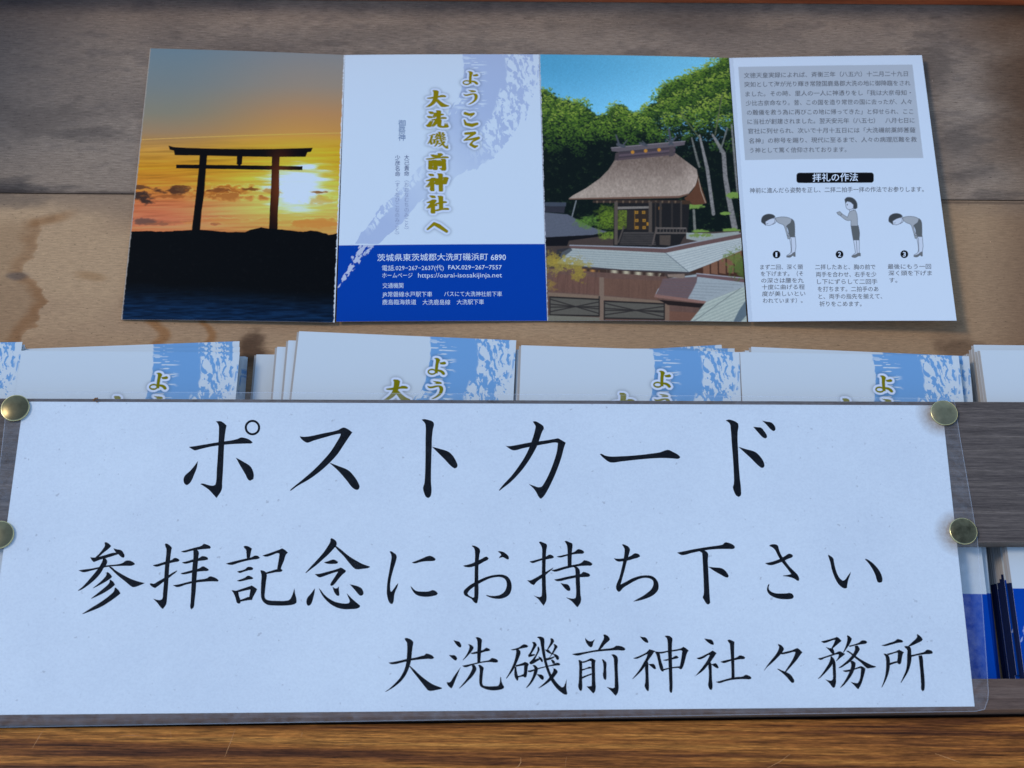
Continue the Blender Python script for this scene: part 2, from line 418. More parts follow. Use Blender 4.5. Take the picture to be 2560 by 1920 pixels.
 ('i', 2030, 1340, 200, [
  '330,398 345,390 400,425 440,465 460,560 490,690 530,800 580,880 640,928 685,905 740,830 808,742 790,810 750,920 730,1030 728,1075 690,1087 640,1075 560,1010 500,920 450,810 410,690 380,550',
  '1092,478 1120,475 1220,530 1310,610 1390,710 1445,820 1462,910 1450,955 1410,967 1365,955 1345,915 1310,800 1250,680 1170,560']),
 ('dai', 940, 1580, 180, [
  '285,705 380,692 520,665 700,622 900,590 1070,545 1115,535 1150,495 1210,505 1300,545 1338,590 1310,618 1200,618 1000,635 800,660 600,705 400,745 340,738',
  '662,150 680,138 740,145 820,185 857,230 845,330 825,500 815,620 785,750 740,880 680,1000 590,1120 480,1220 350,1310 220,1382 212,1370 300,1310 430,1190 540,1070 620,940 670,820 700,680 715,500 718,300 710,240 670,185',
  '765,790 790,785 880,865 1000,980 1150,1100 1300,1200 1520,1285 1510,1310 1400,1335 1240,1357 1200,1345 1150,1290 1000,1100 850,910']),
 ('arai', 1100, 1580, 180, [
  '308,185 370,205 435,220 475,265 492,315 480,355 450,355 420,335 360,270',
  '203,527 270,533 335,535 380,575 398,610 375,655 350,655 310,630 250,580',
  '475,808 440,900 390,1020 330,1170 280,1280 260,1300 220,1270 170,1210 152,1160 190,1158 225,1155 300,1050 400,910',
  '640,288 670,283 730,305 775,350 770,380 710,470 620,570 530,653 525,640 600,540 660,420 680,340 665,305',
  '695,485 760,470 870,440 1000,408 1060,362 1110,375 1163,410 1140,432 1050,450 950,480 850,497 740,508',
  '820,125 850,117 920,135 970,180 960,260 945,480 930,690 860,710 858,500 862,250 850,175',
  '510,775 620,755 800,715 1000,672 1140,642 1190,602 1260,610 1320,640 1340,670 1320,698 1280,705 1150,692 950,712 750,760 570,812',
  '725,765 790,755 825,800 840,855 820,910 740,1030 640,1130 540,1225 440,1308 438,1297 520,1200 620,1070 710,920 745,820',
  '880,760 910,755 970,785 1005,825 995,900 978,1080 975,1190 1000,1230 1080,1248 1250,1248 1340,1235 1370,1190 1390,1040 1405,1035 1420,1140 1450,1215 1475,1265 1460,1300 1380,1330 1250,1345 1120,1335 1000,1295 930,1250 910,1200 905,1050 912,850']),
 ('iso', 1250, 1580, 180, [
  '245,405 350,380 440,350 520,295 560,282 620,300 652,325 630,350 540,370 430,395 350,415 290,422',
  '365,410 430,395 460,430 475,470 450,560 400,680 350,790 290,900 220,990 150,1078 138,1065 200,960 270,820 330,670 365,520 372,440',
  '335,800 375,800 385,880 405,980 425,1060 415,1115 395,1125 365,1085 335,1020',
  '355,765 450,740 540,705 570,690 630,710 665,745 645,790 630,900 615,1010 600,1040 570,1050 535,1020 548,940 555,770 460,785 365,800',
  '400,1015 480,995 540,965 590,990 560,1030 500,1030 415,1052',
  '740,235 790,228 830,260 850,300 820,350 770,430 720,510 800,510 810,535 740,560 660,582 645,530 680,490 740,370 765,290',
  '865,340 890,335 915,400 890,470 840,560 810,630 900,605 935,625 850,680 720,745 690,740 675,700 720,655 800,560 860,430',
  '880,560 940,585 985,640 985,690 960,697 930,650 905,610',
  '848,120 900,105 970,115 1015,150 1025,220 1020,330 1040,470 1060,600 1085,700 1120,820 1170,950 1230,1060 1320,1180 1420,1275 1460,1265 1500,1190 1535,1090 1530,1200 1530,1310 1552,1420 1530,1445 1490,1440 1380,1370 1280,1270 1180,1130 1110,970 1050,810 1010,660 970,480 940,300 915,180 880,140',
  '1160,150 1190,143 1230,170 1247,215 1220,260 1160,340 1110,400 1140,430 1200,490 1250,500 1240,520 1150,500 1080,460 1030,405 1080,405 1120,330 1165,220',
  '1230,285 1260,275 1310,310 1328,345 1290,400 1230,490 1140,590 1250,560 1260,580 1150,640 1060,655 1060,600 1130,585 1200,470 1240,380 1250,320',
  '1225,500 1290,515 1345,555 1360,610 1340,645 1310,640 1285,600 1255,560',
  '635,890 720,875 870,830 1040,790 1200,750 1290,710 1350,710 1390,740 1370,768 1280,775 1120,797 1000,825 860,865 760,905 700,925 650,915',
  '1170,640 1220,640 1270,690 1250,730 1210,725 1190,680',
  '1230,840 1260,840 1310,880 1332,920 1300,970 1230,1060 1150,1135 1030,1220 900,1295 885,1288 980,1210 1100,1090 1190,970 1230,890',
  '748,768 800,762 850,800 870,840 860,920 820,1020 760,1130 690,1220 612,1290 600,1282 680,1170 740,1050 780,920 790,830',
  '845,970 900,975 960,985 1000,1020 1010,1070 990,1103 965,1100 920,1060']),
 ('mae', 1420, 1580, 180, [
  '400,135 450,190 510,213 560,205 625,160 590,230 550,345 525,355 490,335 440,280 395,170',
  '810,65 840,55 910,85 955,135 967,175 930,215 850,285 745,400 690,410 750,290 820,160 828,115',
  '87,510 200,487 350,465 600,420 800,392 1050,355 1110,317 1180,318 1270,345 1315,380 1322,405 1290,425 1150,420 950,430 750,445 550,470 350,515 230,545 150,535',
  '240,645 270,645 325,675 328,800 325,1100 328,1300 310,1350 290,1362 260,1330 233,1240 245,1170 255,950 255,750',
  '325,680 420,655 490,620 525,605 600,630 638,655 625,720 625,900 632,1150 640,1280 625,1360 590,1415 565,1400 510,1340 425,1250 490,1250 545,1240 548,1050 540,800 535,670 490,668 390,705 328,712',
  '320,855 420,830 500,798 545,815 540,840 450,850 325,895',
  '325,1030 430,990 545,950 545,985 450,1020 325,1080',
  '780,632 800,628 850,665 882,700 882,850 888,1000 880,1090 858,1105 830,1085 803,980 815,900 808,720',
  '995,520 1060,515 1120,550 1145,600 1145,800 1158,1100 1165,1320 1145,1400 1100,1470 1070,1445 1000,1365 890,1265 980,1285 1040,1295 1075,1275 1075,1000 1060,700 1055,620 1030,560']),
 ('shin', 1560, 1580, 180, [
  '365,103 440,115 505,130 545,185 565,235 545,252 500,240 430,185',
  '210,603 300,572 420,520 530,455 580,397 640,410 720,440 690,470 640,545 570,640 500,770 400,900 300,1000 200,1085 190,1078 280,970 380,830 460,690 520,580 540,510 490,530 380,585 290,618 240,615',
  '485,790 545,680 560,720 562,850 568,1050 575,1300 565,1362 540,1362 500,1310 475,1240 490,1150 492,950',
  '560,740 620,735 680,735 715,775 740,840 720,858 690,850 630,800',
  '705,450 760,450 815,480 830,540 865,690 900,800 910,860 915,905 890,915 850,885 820,820 780,650 740,510',
  '760,455 860,455 1010,430 1200,400 1320,370 1365,340 1430,375 1490,430 1455,480 1420,600 1370,780 1335,850 1300,857 1265,840 1290,760 1320,600 1340,440 1320,425 1200,440 1000,465 830,495',
  '895,855 1000,830 1130,805 1300,785 1320,830 1220,830 1050,850 920,885',
  '895,645 970,630 1080,605 1140,575 1195,545 1235,560 1262,582 1245,600 1150,625 1030,652 960,663',
  '938,95 960,85 1020,85 1080,110 1115,155 1108,250 1102,450 1108,700 1115,1000 1118,1300 1105,1395 1080,1403 1060,1385 1045,1200 1030,850 1012,450 1000,200 985,145']),
 ('sha', 1720, 1580, 180, [
  '370,148 450,162 545,180 580,225 600,275 580,297 550,292 480,255 420,205',
  '190,600 270,580 400,520 510,462 565,425 610,450 660,485 630,530 580,605 520,690 440,790 350,890 190,1005 180,998 270,890 370,760 450,640 500,535 480,530 380,590 270,632 230,622',
  '470,760 520,690 540,740 548,900 555,1100 565,1280 545,1335 520,1335 485,1295 463,1220 475,1120 480,900',
  '525,745 580,730 640,715 680,760 708,815 690,838 660,832 600,795 550,760',
  '742,685 840,655 980,625 1100,592 1150,565 1190,540 1250,548 1305,575 1318,600 1295,620 1200,628 1060,652 950,680 820,717 785,705',
  '910,190 940,175 1000,190 1070,225 1065,330 1065,550 1070,800 1075,1050 1000,1065 1000,850 988,600 970,350 962,270 930,230',
  '637,1150 720,1130 880,1085 1000,1055 1130,1035 1270,1020 1330,985 1390,1000 1450,1035 1462,1065 1440,1085 1320,1085 1150,1090 980,1110 850,1140 720,1178 680,1168']),
 ('noma', 1880, 1580, 180, [
  '592,290 610,278 670,300 715,345 737,390 715,440 660,515 560,620 450,725 340,820 285,890 278,882 350,770 450,640 560,500 615,390 620,335',
  '670,480 760,458 900,425 1000,385 1045,370 1100,405 1163,470 1130,505 1050,620 950,740 850,850 780,930 760,910 830,800 920,660 980,530 1000,460 960,458 820,495 700,515 655,512',
  '575,850 600,848 690,885 800,928 880,975 940,1050 975,1130 965,1165 925,1173 890,1145 800,1040 680,930']),
 ('mu', 2030, 1580, 180, [
  '208,215 300,195 450,155 530,130 575,110 620,140 683,205 640,240 560,310 480,380 450,365 500,270 535,185 500,185 400,220 280,255 240,240',
  '315,340 400,370 470,375 505,420 520,490 495,520 455,495 400,430',
  '130,610 250,580 400,530 540,480 640,443 700,470 765,505 720,545 640,610 560,675 555,665 600,590 620,520 580,515 450,555 300,600 200,645 160,630',
  '420,570 455,560 510,620 540,700 550,850 555,1050 550,1190 520,1275 500,1290 470,1270 400,1180 300,1090 390,1115 450,1115 475,1090 480,950 472,750 470,680',
  '430,590 470,620 470,740 400,840 300,950 200,1045 145,1083 138,1075 220,980 320,830 400,690',
  '805,85 825,75 880,110 920,155 900,215 850,310 800,380 730,475 715,465 760,370 800,250 815,150',
  '845,315 950,290 1080,245 1150,195 1210,192 1260,215 1272,240 1240,268 1130,285 1000,310 870,345',
  '985,320 1050,310 1080,350 1100,400 1070,460 1000,560 900,670 780,755 625,832 608,825 720,740 850,620 940,510 990,400',
  '785,438 830,432 890,465 990,535 1100,615 1250,700 1400,770 1480,795 1450,815 1350,830 1270,835 1230,805 1120,700 980,590 880,500',
  '880,670 940,665 1005,710 1000,780 970,880 920,990 850,1090 760,1200 655,1288 648,1280 740,1150 820,1010 880,870 905,750',
  '705,890 800,875 900,855 1040,815 1130,785 1180,805 1232,840 1220,910 1180,1060 1130,1210 1070,1320 1040,1300 980,1235 885,1145 970,1170 1050,1180 1085,1130 1120,980 1128,840 1090,838 980,870 880,905 780,922 740,910']),
 ('sho', 2180, 1580, 180, [
  '210,305 300,285 400,250 520,210 590,162 640,170 700,195 720,220 700,238 600,250 450,290 290,325',
  '340,500 450,475 560,440 620,405 680,435 738,468 710,510 690,600 665,720 640,747 600,730 580,700 590,600 595,480 560,480 470,505 380,535',
  '405,715 500,685 590,665 620,695 560,715 480,740 415,765',
  '262,500 300,498 370,530 400,580 412,650 412,780 390,920 340,1070 280,1190 230,1280 218,1275 270,1130 310,960 325,780 318,600 300,550',
  '1030,60 1050,50 1120,100 1168,165 1150,200 1060,250 940,305 860,330 835,320 930,230 1030,130 1040,95',
  '745,325 800,322 860,325 895,375 905,500 910,620 880,780 830,920 760,1040 670,1172 658,1165 720,1030 780,880 805,720 808,550 805,400 760,360',
  '905,530 1000,510 1120,480 1210,455 1260,412 1320,412 1375,435 1402,470 1390,495 1350,505 1230,512 1100,530 1000,550 910,575',
  '1070,545 1150,535 1170,600 1185,800 1210,1050 1215,1250 1200,1340 1170,1365 1140,1335 1130,1200 1110,900 1090,700']),
]
SIGN_STROKES = {n: [pts(s) for s in ss] for n, _, _, _, ss in SIGN}

# ------------------------------------------------------------------ printed pages of the leaflet
Q_COVER = [(101, 85), (1216, 83), (1262, 1617), (48, 1622)]
def place_glyph(name, box):
    """one of the sign's characters fitted into a box (x0, y0, x1, y1)"""
    st = SIGN_STROKES[name]; a = np.concatenate(st); lo, hi = a.min(0), a.max(0)
    return [(np.asarray(p)-lo)/(hi-lo)*[box[2]-box[0], box[3]-box[1]] + [box[0], box[1]] for p in st]

def gold_mask(pr):
    m = np.zeros((pr.nv, pr.nu))
    def fit(polys, src, box):
        s = np.array([(box[2]-box[0])/(src[2]-src[0]), (box[3]-box[1])/(src[3]-src[1])])
        return [(pts(p)-[src[0], src[1]])*s+[box[0], box[1]] for p in polys]
    yo = fit(['1240,260 1300,240 1360,262 1385,300 1360,370 1352,480 1352,640 1285,640 1285,400 1290,320 1275,275',
              '1340,535 1420,545 1480,585 1510,640 1490,672 1455,668 1410,615 1350,590',
              '1365,355 1420,345 1480,330 1510,360 1505,395 1460,410 1390,405'], (1137, 238, 1512, 685), (776, 180, 868, 262))
    u = fit(['1220,800 1270,810 1350,820 1400,850 1410,895 1370,910 1250,910 1300,885 1270,855',
             '1135,980 1165,1000 1210,1005 1280,970 1350,955 1410,975 1440,1040 1445,1120 1425,1240 1350,1380 1240,1460 1230,1450 1310,1350 1365,1220 1370,1080 1350,1010 1310,1030 1240,1070 1190,1080 1150,1045'], (1137, 798, 1446, 1462), (780, 288, 864, 374))
    for p in yo+u: m = np.maximum(m, dilate(pr.mask(p), 0.5))
    s = np.array([92/375, 82/447])
    ell = lambda rx, ry: [((1230+rx*math.cos(t)-1137)*s[0]+776, (603+ry*math.sin(t)-238)*s[1]+180) for t in np.linspace(0, 2*math.pi, 20, endpoint=False)]
    m = np.maximum(m, pr.mask(ell(95, 80))*(1-pr.mask(ell(62, 36))))
    for p in ([(790, 424, 18), (815, 432, 17), (840, 426, 14), (820, 446, 4)], [(786, 464, 10), (795, 486, 18), (830, 493, 22), (860, 484, 16)],
              [(792, 541, 15), (846, 537, 18), (784, 580, 7), (868, 566, 17), (834, 586, 10), (822, 604, 16), (846, 617, 18), (860, 612, 10)],
              [(574, 1092, 12), (612, 1060, 20), (640, 1074, 25), (684, 1104, 18)]):
        m = np.maximum(m, pr.stroke(p))
    for n, box in (('dai', (572, 292, 690, 388)), ('arai', (573, 408, 688, 506)), ('iso', (575, 530, 690, 628)), ('mae', (572, 655, 688, 754)), ('shin', (570, 772, 688, 874)), ('sha', (575, 898, 690, 1000))):
        g = np.zeros_like(m)
        for p in place_glyph(n, box): g = np.maximum(g, pr.mask(p))
        g = dilate(g, (0.9 if n == 'iso' else 1.6)*pr.nu/480.0)
        for q in ((1, -1, 1) if n == 'iso' else (1, -1, 1, -1, 1, -1)): g = np.maximum(g, np.roll(g, q, 1))
        m = np.maximum(m, g)
    return m

def cover_print(nu, nv, white, swoosh, gold, band, tail):
    pr = Print(nu, nv, Q_COVER, white)
    U, V = pr.U, pr.V*1.55                              # units of one page width
    X, Y = pr.X, pr.Y
    # the wide brush sweep: along its centre line (s) and across it (t, positive to the lower right)
    path = np.array([(970, -160), (1000, 200), (930, 420), (800, 600), (640, 750), (480, 890), (330, 1040), (205, 1200), (60, 1425)], float)
    wid = np.array([225, 212, 195, 160, 92, 72, 74, 50, 5], float)
    al = np.array([1, 1, 1, .75, .3, .6, 1, 1, 1])
    best = np.full(X.shape, 1e9); T = np.zeros_like(X); S = np.zeros_like(X); W = np.ones_like(X); A = np.zeros_like(X)
    acc = 0
    for i in range(len(path)-1):
        a, b = path[i], path[i+1]; d = b-a; L = np.hypot(*d)
        t = np.clip(((X-a[0])*d[0]+(Y-a[1])*d[1])/L**2, 0, 1)
        ox, oy = X-a[0]-t*d[0], Y-a[1]-t*d[1]; dist = np.hypot(ox, oy)
        sg = np.sign(d[0]*oy - d[1]*ox)                 # >0 : left of travel = lower right side
        k = dist < best
        best = np.where(k, dist, best); T = np.where(k, -sg*dist, T); S = np.where(k, acc+t*L, S)
        W = np.where(k, wid[i]+(wid[i+1]-wid[i])*t, W); A = np.where(k, al[i]+(al[i+1]-al[i])*t, A); acc += L
    n1 = fbm(S/70, T/22, 3, 4); n2 = fbm(S/26, T/12+5, 9, 3)
    m = sstep(1.0, 0.97, np.abs(T)/W + (n1-0.5)*0.5*sstep(0.2, 0.5, S/acc+0.2))
    outer = sstep(0.05, 0.16, T/W+(n1-0.5)*0.35)*(1-sstep(700, 900, S)) + sstep(0.1, 0.3, -T/W+(n1-0.5)*0.3-0.1)*sstep(1000, 1200, S)*(1-sstep(1500, 1600, S))
    # dry-brush flecks
    wx = fbm(X/60, Y/60, 31, 3)*55; wy = fbm(X/60+7, Y/60, 37, 3)*55
    fk = fbm((X+wx)/16-(Y+wy)/38, (Y+wy)/34+(X+wx)/52, 21, 4, 0.58)
    fleck = sstep(0.485, 0.515, fk+0.05*(n2-0.5))
    m = m*(1-np.clip(outer, 0, 1)*fleck)
    m = m*A
    top = pr.mask([(762, 60), (768, 150), (800, 165), (845, 200), (875, 260), (900, 420), (1030, 420), (1060, 60)], False)
    m = m*((Y > 470) | (X > 762-300*sstep(250, 470, Y)+30*(n1-0.5)))
    m = m*(1-((X < 640) & (Y < 640)))
    streak = sstep(0.60, 0.64, fbm(X/60, Y/9, 41, 3))*sstep(110, 60, np.abs(X-820))*sstep(200, 110, np.abs(Y-250))
    m = m*(1-streak)
    pr.put(m*(Y < 1175), swoosh)
    edge = 1183 - 8*pr.U
    b = sstep(-1.5, 1.5, Y-edge)
    pr.put(b, band)
    pr.put(sstep(0, 1, m*1.2)*b*(np.abs(T) < W*1.05)*sstep(0.62, 0.52, n2*0.8+np.abs(T)/W*0.35), tail)
    g = gold_mask(pr)
    k = nu/480.0
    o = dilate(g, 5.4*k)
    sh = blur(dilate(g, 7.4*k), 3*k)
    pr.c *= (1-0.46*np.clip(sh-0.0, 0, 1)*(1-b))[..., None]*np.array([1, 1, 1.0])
    pr.put(o*(1-b), alb(176, 200, 236) if white[0] > 0.6 else white*1.05)
    pr.put(g, gold)
    return pr

def torii_print(nu, nv):
    Q = [(210, 93), (1293, 125), (1230, 1608), (50, 1590)]
    pr = Print(nu, nv, Q, (0, 0, 0)); X, Y, U = pr.X, pr.Y, pr.U
    ys = [90, 300, 450, 560, 600, 660, 750, 850, 950, 1050, 1110]
    L = np.array([(98, 124, 142), (108, 122, 128), (120, 122, 112), (142, 122, 96), (156, 124, 78), (168, 128, 58), (178, 128, 36), (186, 124, 46), (188, 108, 70), (182, 108, 80), (186, 116, 74)], float)
    R = np.array([(118, 128, 138), (134, 128, 120), (160, 126, 90), (170, 128, 72), (184, 142, 52), (180, 148, 30), (184, 150, 24), (204, 168, 60), (205, 178, 90), (196, 150, 76), (186, 128, 70)], float)
    c = np.zeros(X.shape+(3,))
    for k in range(3):
        l = np.interp(Y, ys, L[:, k]); r = np.interp(Y, ys, R[:, k]); t = sstep(0.1, 0.85, U); c[..., k] = l*(1-t)+r*t
    st = fbm(X/260, (Y+0.02*X)/11, 5, 4)
    lo = sstep(560, 700, Y)
    c *= (1+(st-0.5)*0.55*lo)[..., None]
    c += (sstep(3.2, 0.5, np.abs(Y-(598-0.036*(X-160))))*np.array([60, 48, 16])[:, None, None]).transpose(1, 2, 0)*0.7
    # sun glare
    d = np.hypot((X-1035)/170, (Y-870)/125)
    st2 = fbm(X/150, Y/16, 15, 4)
    glow = np.exp(-(np.hypot((X-1030)/330, (Y-850)/230))**2)*0.95
    for k, v in enumerate((226, 196, 92)): c[..., k] = c[..., k]*(1-glow*0.6)+v*glow*0.6
    core = 0.92*np.maximum(sstep(1.3, 0.55, d+(st2-0.5)*1.3), sstep(1.0, 0.4, np.hypot((X-1080)/90, (Y-752)/22)+(st2-0.5)*1.2))
    for k, v in enumerate((214, 228, 246)): c[..., k] = c[..., k]*(1-core)+v*core
    # clouds
    wn = fbm(X/60, Y/28, 25, 5); w2 = fbm(X/26, Y/14, 29, 4)
    for (x, y, rx, ry, col, a) in ((165, 915, 70, 28, (58, 44, 40), 1), (150, 860, 40, 10, (84, 58, 40), .9), (335, 882, 95, 24, (76, 50, 36), 1), (390, 858, 46, 8, (92, 60, 36), .9), (300, 912, 110, 14, (140, 84, 44), .8),
                                  (640, 893, 190, 34, (150, 92, 40), .9), (560, 880, 70, 12, (110, 66, 36), .8), (780, 875, 60, 10, (104, 70, 34), .9), (700, 920, 150, 20, (158, 104, 52), .7), (870, 885, 60, 18, (150, 112, 44), .7),
                                  (1150, 888, 50, 9, (120, 82, 40), .9), (1180, 930, 90, 28, (188, 152, 70), .7), (175, 1052, 100, 20, (96, 72, 66), .9), (260, 1066, 90, 10, (130, 86, 66), .8), (570, 1065, 40, 9, (128, 86, 60), .7), (640, 1050, 240, 14, (196, 132, 70), .5), (1130, 1060, 130, 26, (180, 118, 56), .7)):
        q = np.hypot((X-x)/rx, (Y-y)/ry)
        m = sstep(1.15, 0.55, q + (wn-0.5)*2.0 + (w2-0.5)*0.8)*a
        c = c*(1-m[..., None])+np.array(col)*m[..., None]
        rim = sstep(0.16, 0.0, np.abs(q+(wn-0.5)*2.0+(w2-0.5)*0.8-1.12))*sstep(0.2, -0.4, (Y-y)/ry)*0.4*sstep(200, 700, X)
        c = c*(1-rim[..., None])+np.array((235, 205, 120))*rim[..., None]
    pr.c = alb(c)
    dark = alb(12, 12, 14); warm = np.exp(-(np.hypot((X-935)/60, (Y-860)/150))**2)
    for s in ('315,632 345,640 420,645 600,650 750,652 900,650 1050,645 1115,642 1105,665 1085,668 1075,693 900,695 700,693 500,688 350,685 345,660 322,655',
              '358,737 700,741 1058,745 1058,767 800,766 358,758', '490,680 533,680 525,760 515,900 500,1000 490,1125 442,1125 460,980 475,850 485,750',
              '890,685 934,685 930,760 930,900 922,1000 920,1120 872,1120 878,980 885,850 888,760', '697,685 728,685 725,735 715,742 705,742 695,735'):
        m = pr.mask(pts(s), False)
        col = dark*(1-0.5*warm[..., None]) + alb(120, 62, 30)*0.5*warm[..., None]
        m = m[..., None]; pr.c = pr.c*(1-m)+col*m
    rock = (fbm(X/16, Y*0, 55, 4)-0.5)*16
    g = pr.mask(pts('20,1108 100,1105 200,1103 270,1110 330,1105 400,1112 415,1100 500,1098 560,1103 640,1112 740,1112 770,1098 830,1085 880,1092 930,1095 1000,1102 1060,1110 1100,1100 1140,1105 1180,1125 1210,1125 1240,1115 1300,1120 1300,1700 20,1700'), False)
    g = np.maximum(g, sstep(1.5, -1.5, (np.interp(X, [20, 200, 330, 415, 640, 740, 830, 930, 1060, 1140, 1200, 1300], [1108, 1104, 1107, 1100, 1110, 1110, 1086, 1096, 1108, 1104, 1122, 1118])+rock*0.5)-Y))
    n = fbm(X/18, Y/14, 51, 4)
    gc = np.zeros(X.shape+(3,)); gc[:] = (8, 11, 15)
    gc += (sstep(0.6, 0.9, n)*5)[..., None]
    sea = sstep(1400, 1560, Y+(U-0.5)*-60+20*(fbm(X/200, Y/40, 61, 2)-0.5))
    rip = fbm(X/70, Y/7, 71, 4)
    sc = np.stack([4+rip*16, 14+rip*40, 30+rip*66], -1)
    gc = gc*(1-sea[..., None]) + sc*sea[..., None]*1.0
    m = g[..., None]; pr.c = pr.c*(1-m)+alb(gc)*m
    jag = (fbm(Y/9, Y*0, 81, 3)-0.5)*0.008
    pr.put(sstep(0.9925, 0.9965, U+jag), alb(186, 200, 222))
    pr.put(sstep(0.0060, 0.0030, U+jag*0.6), alb(140, 140, 140))
    return pr

def shrine_print(nu, nv):
    Q = [(65, 61), (1167, 80), (1276, 1622), (112, 1617)]
    pr = Print(nu, nv, Q, (0, 0, 0)); X, Y, U, V = pr.X, pr.Y, pr.U, pr.V
    t = sstep(0, 1, U)[..., None]
    c = np.array((74, 152, 198))*(1-t)+np.array((106, 184, 226))*t
    c = c*(1-0.0*V[..., None]) + (sstep(100, 450, Y)*26)[..., None]
    def over(m, col):
        nonlocal c
        m = np.clip(m, 0, 1)[..., None]; c = c*(1-m)+np.asarray(col, float)*m
    def poly(s, col, sm=False): over(pr.mask(pts(s), sm), col)
    # wood behind
    n0 = fbm(X/70, Y/60, 1, 3); n1 = fbm(X/24, Y/18, 5, 4, .6); n2 = fbm(X/7, Y/6, 9, 3, .65)
    forest = pr.mask(pts('20,280 70,262 130,272 180,322 240,330 300,340 370,380 400,420 430,425 460,420 450,380 500,350 560,350 600,400 650,408 690,360 750,345 742,280 800,222 880,198 950,165 1060,130 1110,85 1165,75 1400,60 1400,1250 20,1250'), False)
    fe = sstep(0.56, 0.78, blur(forest, 10)+(n1-0.5)*0.55+(n2-0.5)*0.25)
    dk = np.zeros(c.shape); l2 = sstep(0.55, 0.85, n1*0.6+n2*0.4)
    for k, (a, b) in enumerate(((14, 46), (24, 70), (26, 44))): dk[..., k] = a+(b-a)*l2
    l = np.clip((n1-0.5)*1.5+(n2-0.5)*1.5+0.5, 0, 1)
    tb = (sstep(620, 400, Y)*0.8)[..., None]; col = dk*(1-tb)+(np.array((36, 60, 34))+(n2[..., None]-0.5)*60)*tb
    m = fe[..., None]; c = c*(1-m)+col*m
    # crowns: clumps of leaves, lit from the upper left
    rg = np.random.default_rng(77)
    crowns = [(90, 325, 62), (150, 372, 62), (235, 392, 66), (305, 392, 62), (110, 440, 70), (210, 470, 78), (320, 470, 72), (120, 540, 60), (250, 560, 74), (370, 540, 66), (445, 470, 52), (512, 402, 52), (560, 440, 54), (480, 530, 66), (590, 520, 60), (640, 455, 50), (700, 415, 52), (690, 500, 60), (610, 590, 46), (740, 560, 48),
              (770, 325, 56), (830, 270, 58), (900, 250, 64), (965, 215, 64), (1040, 185, 66), (1110, 135, 66), (1165, 110, 56), (810, 390, 64), (900, 350, 72), (1000, 310, 74), (1095, 260, 76), (1170, 220, 64), (840, 470, 60), (940, 440, 66), (1050, 400, 72), (1150, 350, 66), (1190, 470, 52), (800, 560, 44), (1010, 500, 46), (1130, 470, 50), (930, 560, 36), (150, 620, 50), (300, 640, 44), (1190, 610, 44), (1090, 620, 34)]
    kx = (nu-1)/1140.0; ky = (nv-1)/1550.0
    ck = [np.array(v, float) for v in ((24, 42, 30), (56, 88, 38), (86, 120, 46), (134, 158, 70))]
    for cx_, cy_, r_ in crowns:
        tone = rg.normal(0, 0.07)
        dim = 1-0.75*sstep(440, 680, cy_)
        n_ = int(r_*r_/21)
        for q_ in range(n_):
            t_ = rg.random()*6.283; rr = r_*math.sqrt(rg.random())*rg.uniform(0.85, 1.3); dx, dy = rr*math.cos(t_), rr*math.sin(t_)*0.85
            sh_ = np.clip((0.52+tone-0.44*dy/r_-0.20*dx/r_+rg.normal(0, 0.18))*dim, 0, 0.999)*3
            i_ = int(sh_); f_ = sh_-i_; colr = ck[i_]*(1-f_)+ck[min(3, i_+1)]*f_
            u_, v_ = pr.uv([(cx_+dx, cy_+dy-10)])[0]
            ci, cj = u_*(nu-1), v_*(nv-1); ra, rb = rg.uniform(1.3, 3.4), rg.uniform(0.9, 2.1)
            i0, i1, j0, j1 = max(0, int(ci-6)), min(nu, int(ci+7)), max(0, int(cj-6)), min(nv, int(cj+7))
            if i0 >= i1 or j0 >= j1: continue
            jj, ii = np.mgrid[j0:j1, i0:i1]; an = rg.normal(0.2, 0.5); ca, sa = math.cos(an), math.sin(an)
            ex = ((ii-ci)*ca+(jj-cj)*sa)/ra; ey = (-(ii-ci)*sa+(jj-cj)*ca)/rb
            mm = sstep(1.3, 0.6, np.hypot(ex, ey)+(n2[j0:j1, i0:i1]-0.5)*1.3)[..., None]*0.92
            c[j0:j1, i0:i1] = c[j0:j1, i0:i1]*(1-mm)+colr*mm
    hole = sstep(0.60, 0.66, n2*0.55+n1*0.45)*sstep(0.55, 0.68, U)*sstep(660, 520, Y)*sstep(380, 470, Y)*0.85
    over(hole, (92, 150, 204))
    # trunks
    for p, cc in (([(1000, 545, 12), (1045, 740, 20), (1082, 1005, 20)], (122, 126, 132)), ([(1075, 540, 12), (1140, 650, 24), (1150, 790, 26), (1172, 920, 30), (1205, 1085, 34)], (118, 122, 128)), ([(955, 560, 8), (985, 680, 14), (1000, 730, 12)], (100, 106, 108)),
                  ([(1185, 480, 10), (1205, 700, 14), (1225, 900, 16)], (112, 118, 124)), ([(282, 930, 8), (258, 1022, 8)], (110, 120, 130)), ([(968, 985, 14), (975, 1105, 16)], (110, 116, 116)), ([(1160, 500, 9), (1120, 640, 10)], (100, 108, 112)), ([(880, 400, 5), (1000, 560, 8)], (80, 92, 70)), ([(1130, 300, 5), (1090, 540, 8)], (84, 92, 76))):
        over(pr.stroke(p)*(0.6+0.7*n2), cc)
    for (x, y, rx, ry) in ((1200, 895, 42, 22), (960, 960, 60, 18), (1020, 1120, 70, 24), (1190, 1105, 60, 18), (1150, 1000, 30, 12)):
        over(sstep(1.1, 0.7, np.hypot((X-x)/rx, (Y-y)/ry)+(n1-0.5)*1.4), (104, 138, 70))
    poly('60,1150 1300,1100 1300,1650 60,1650', (64, 58, 58))
    # left roof
    poly('60,935 225,938 222,962 60,958', (58, 68, 84)); poly('60,958 218,962 212,1000 60,992', (44, 48, 60))
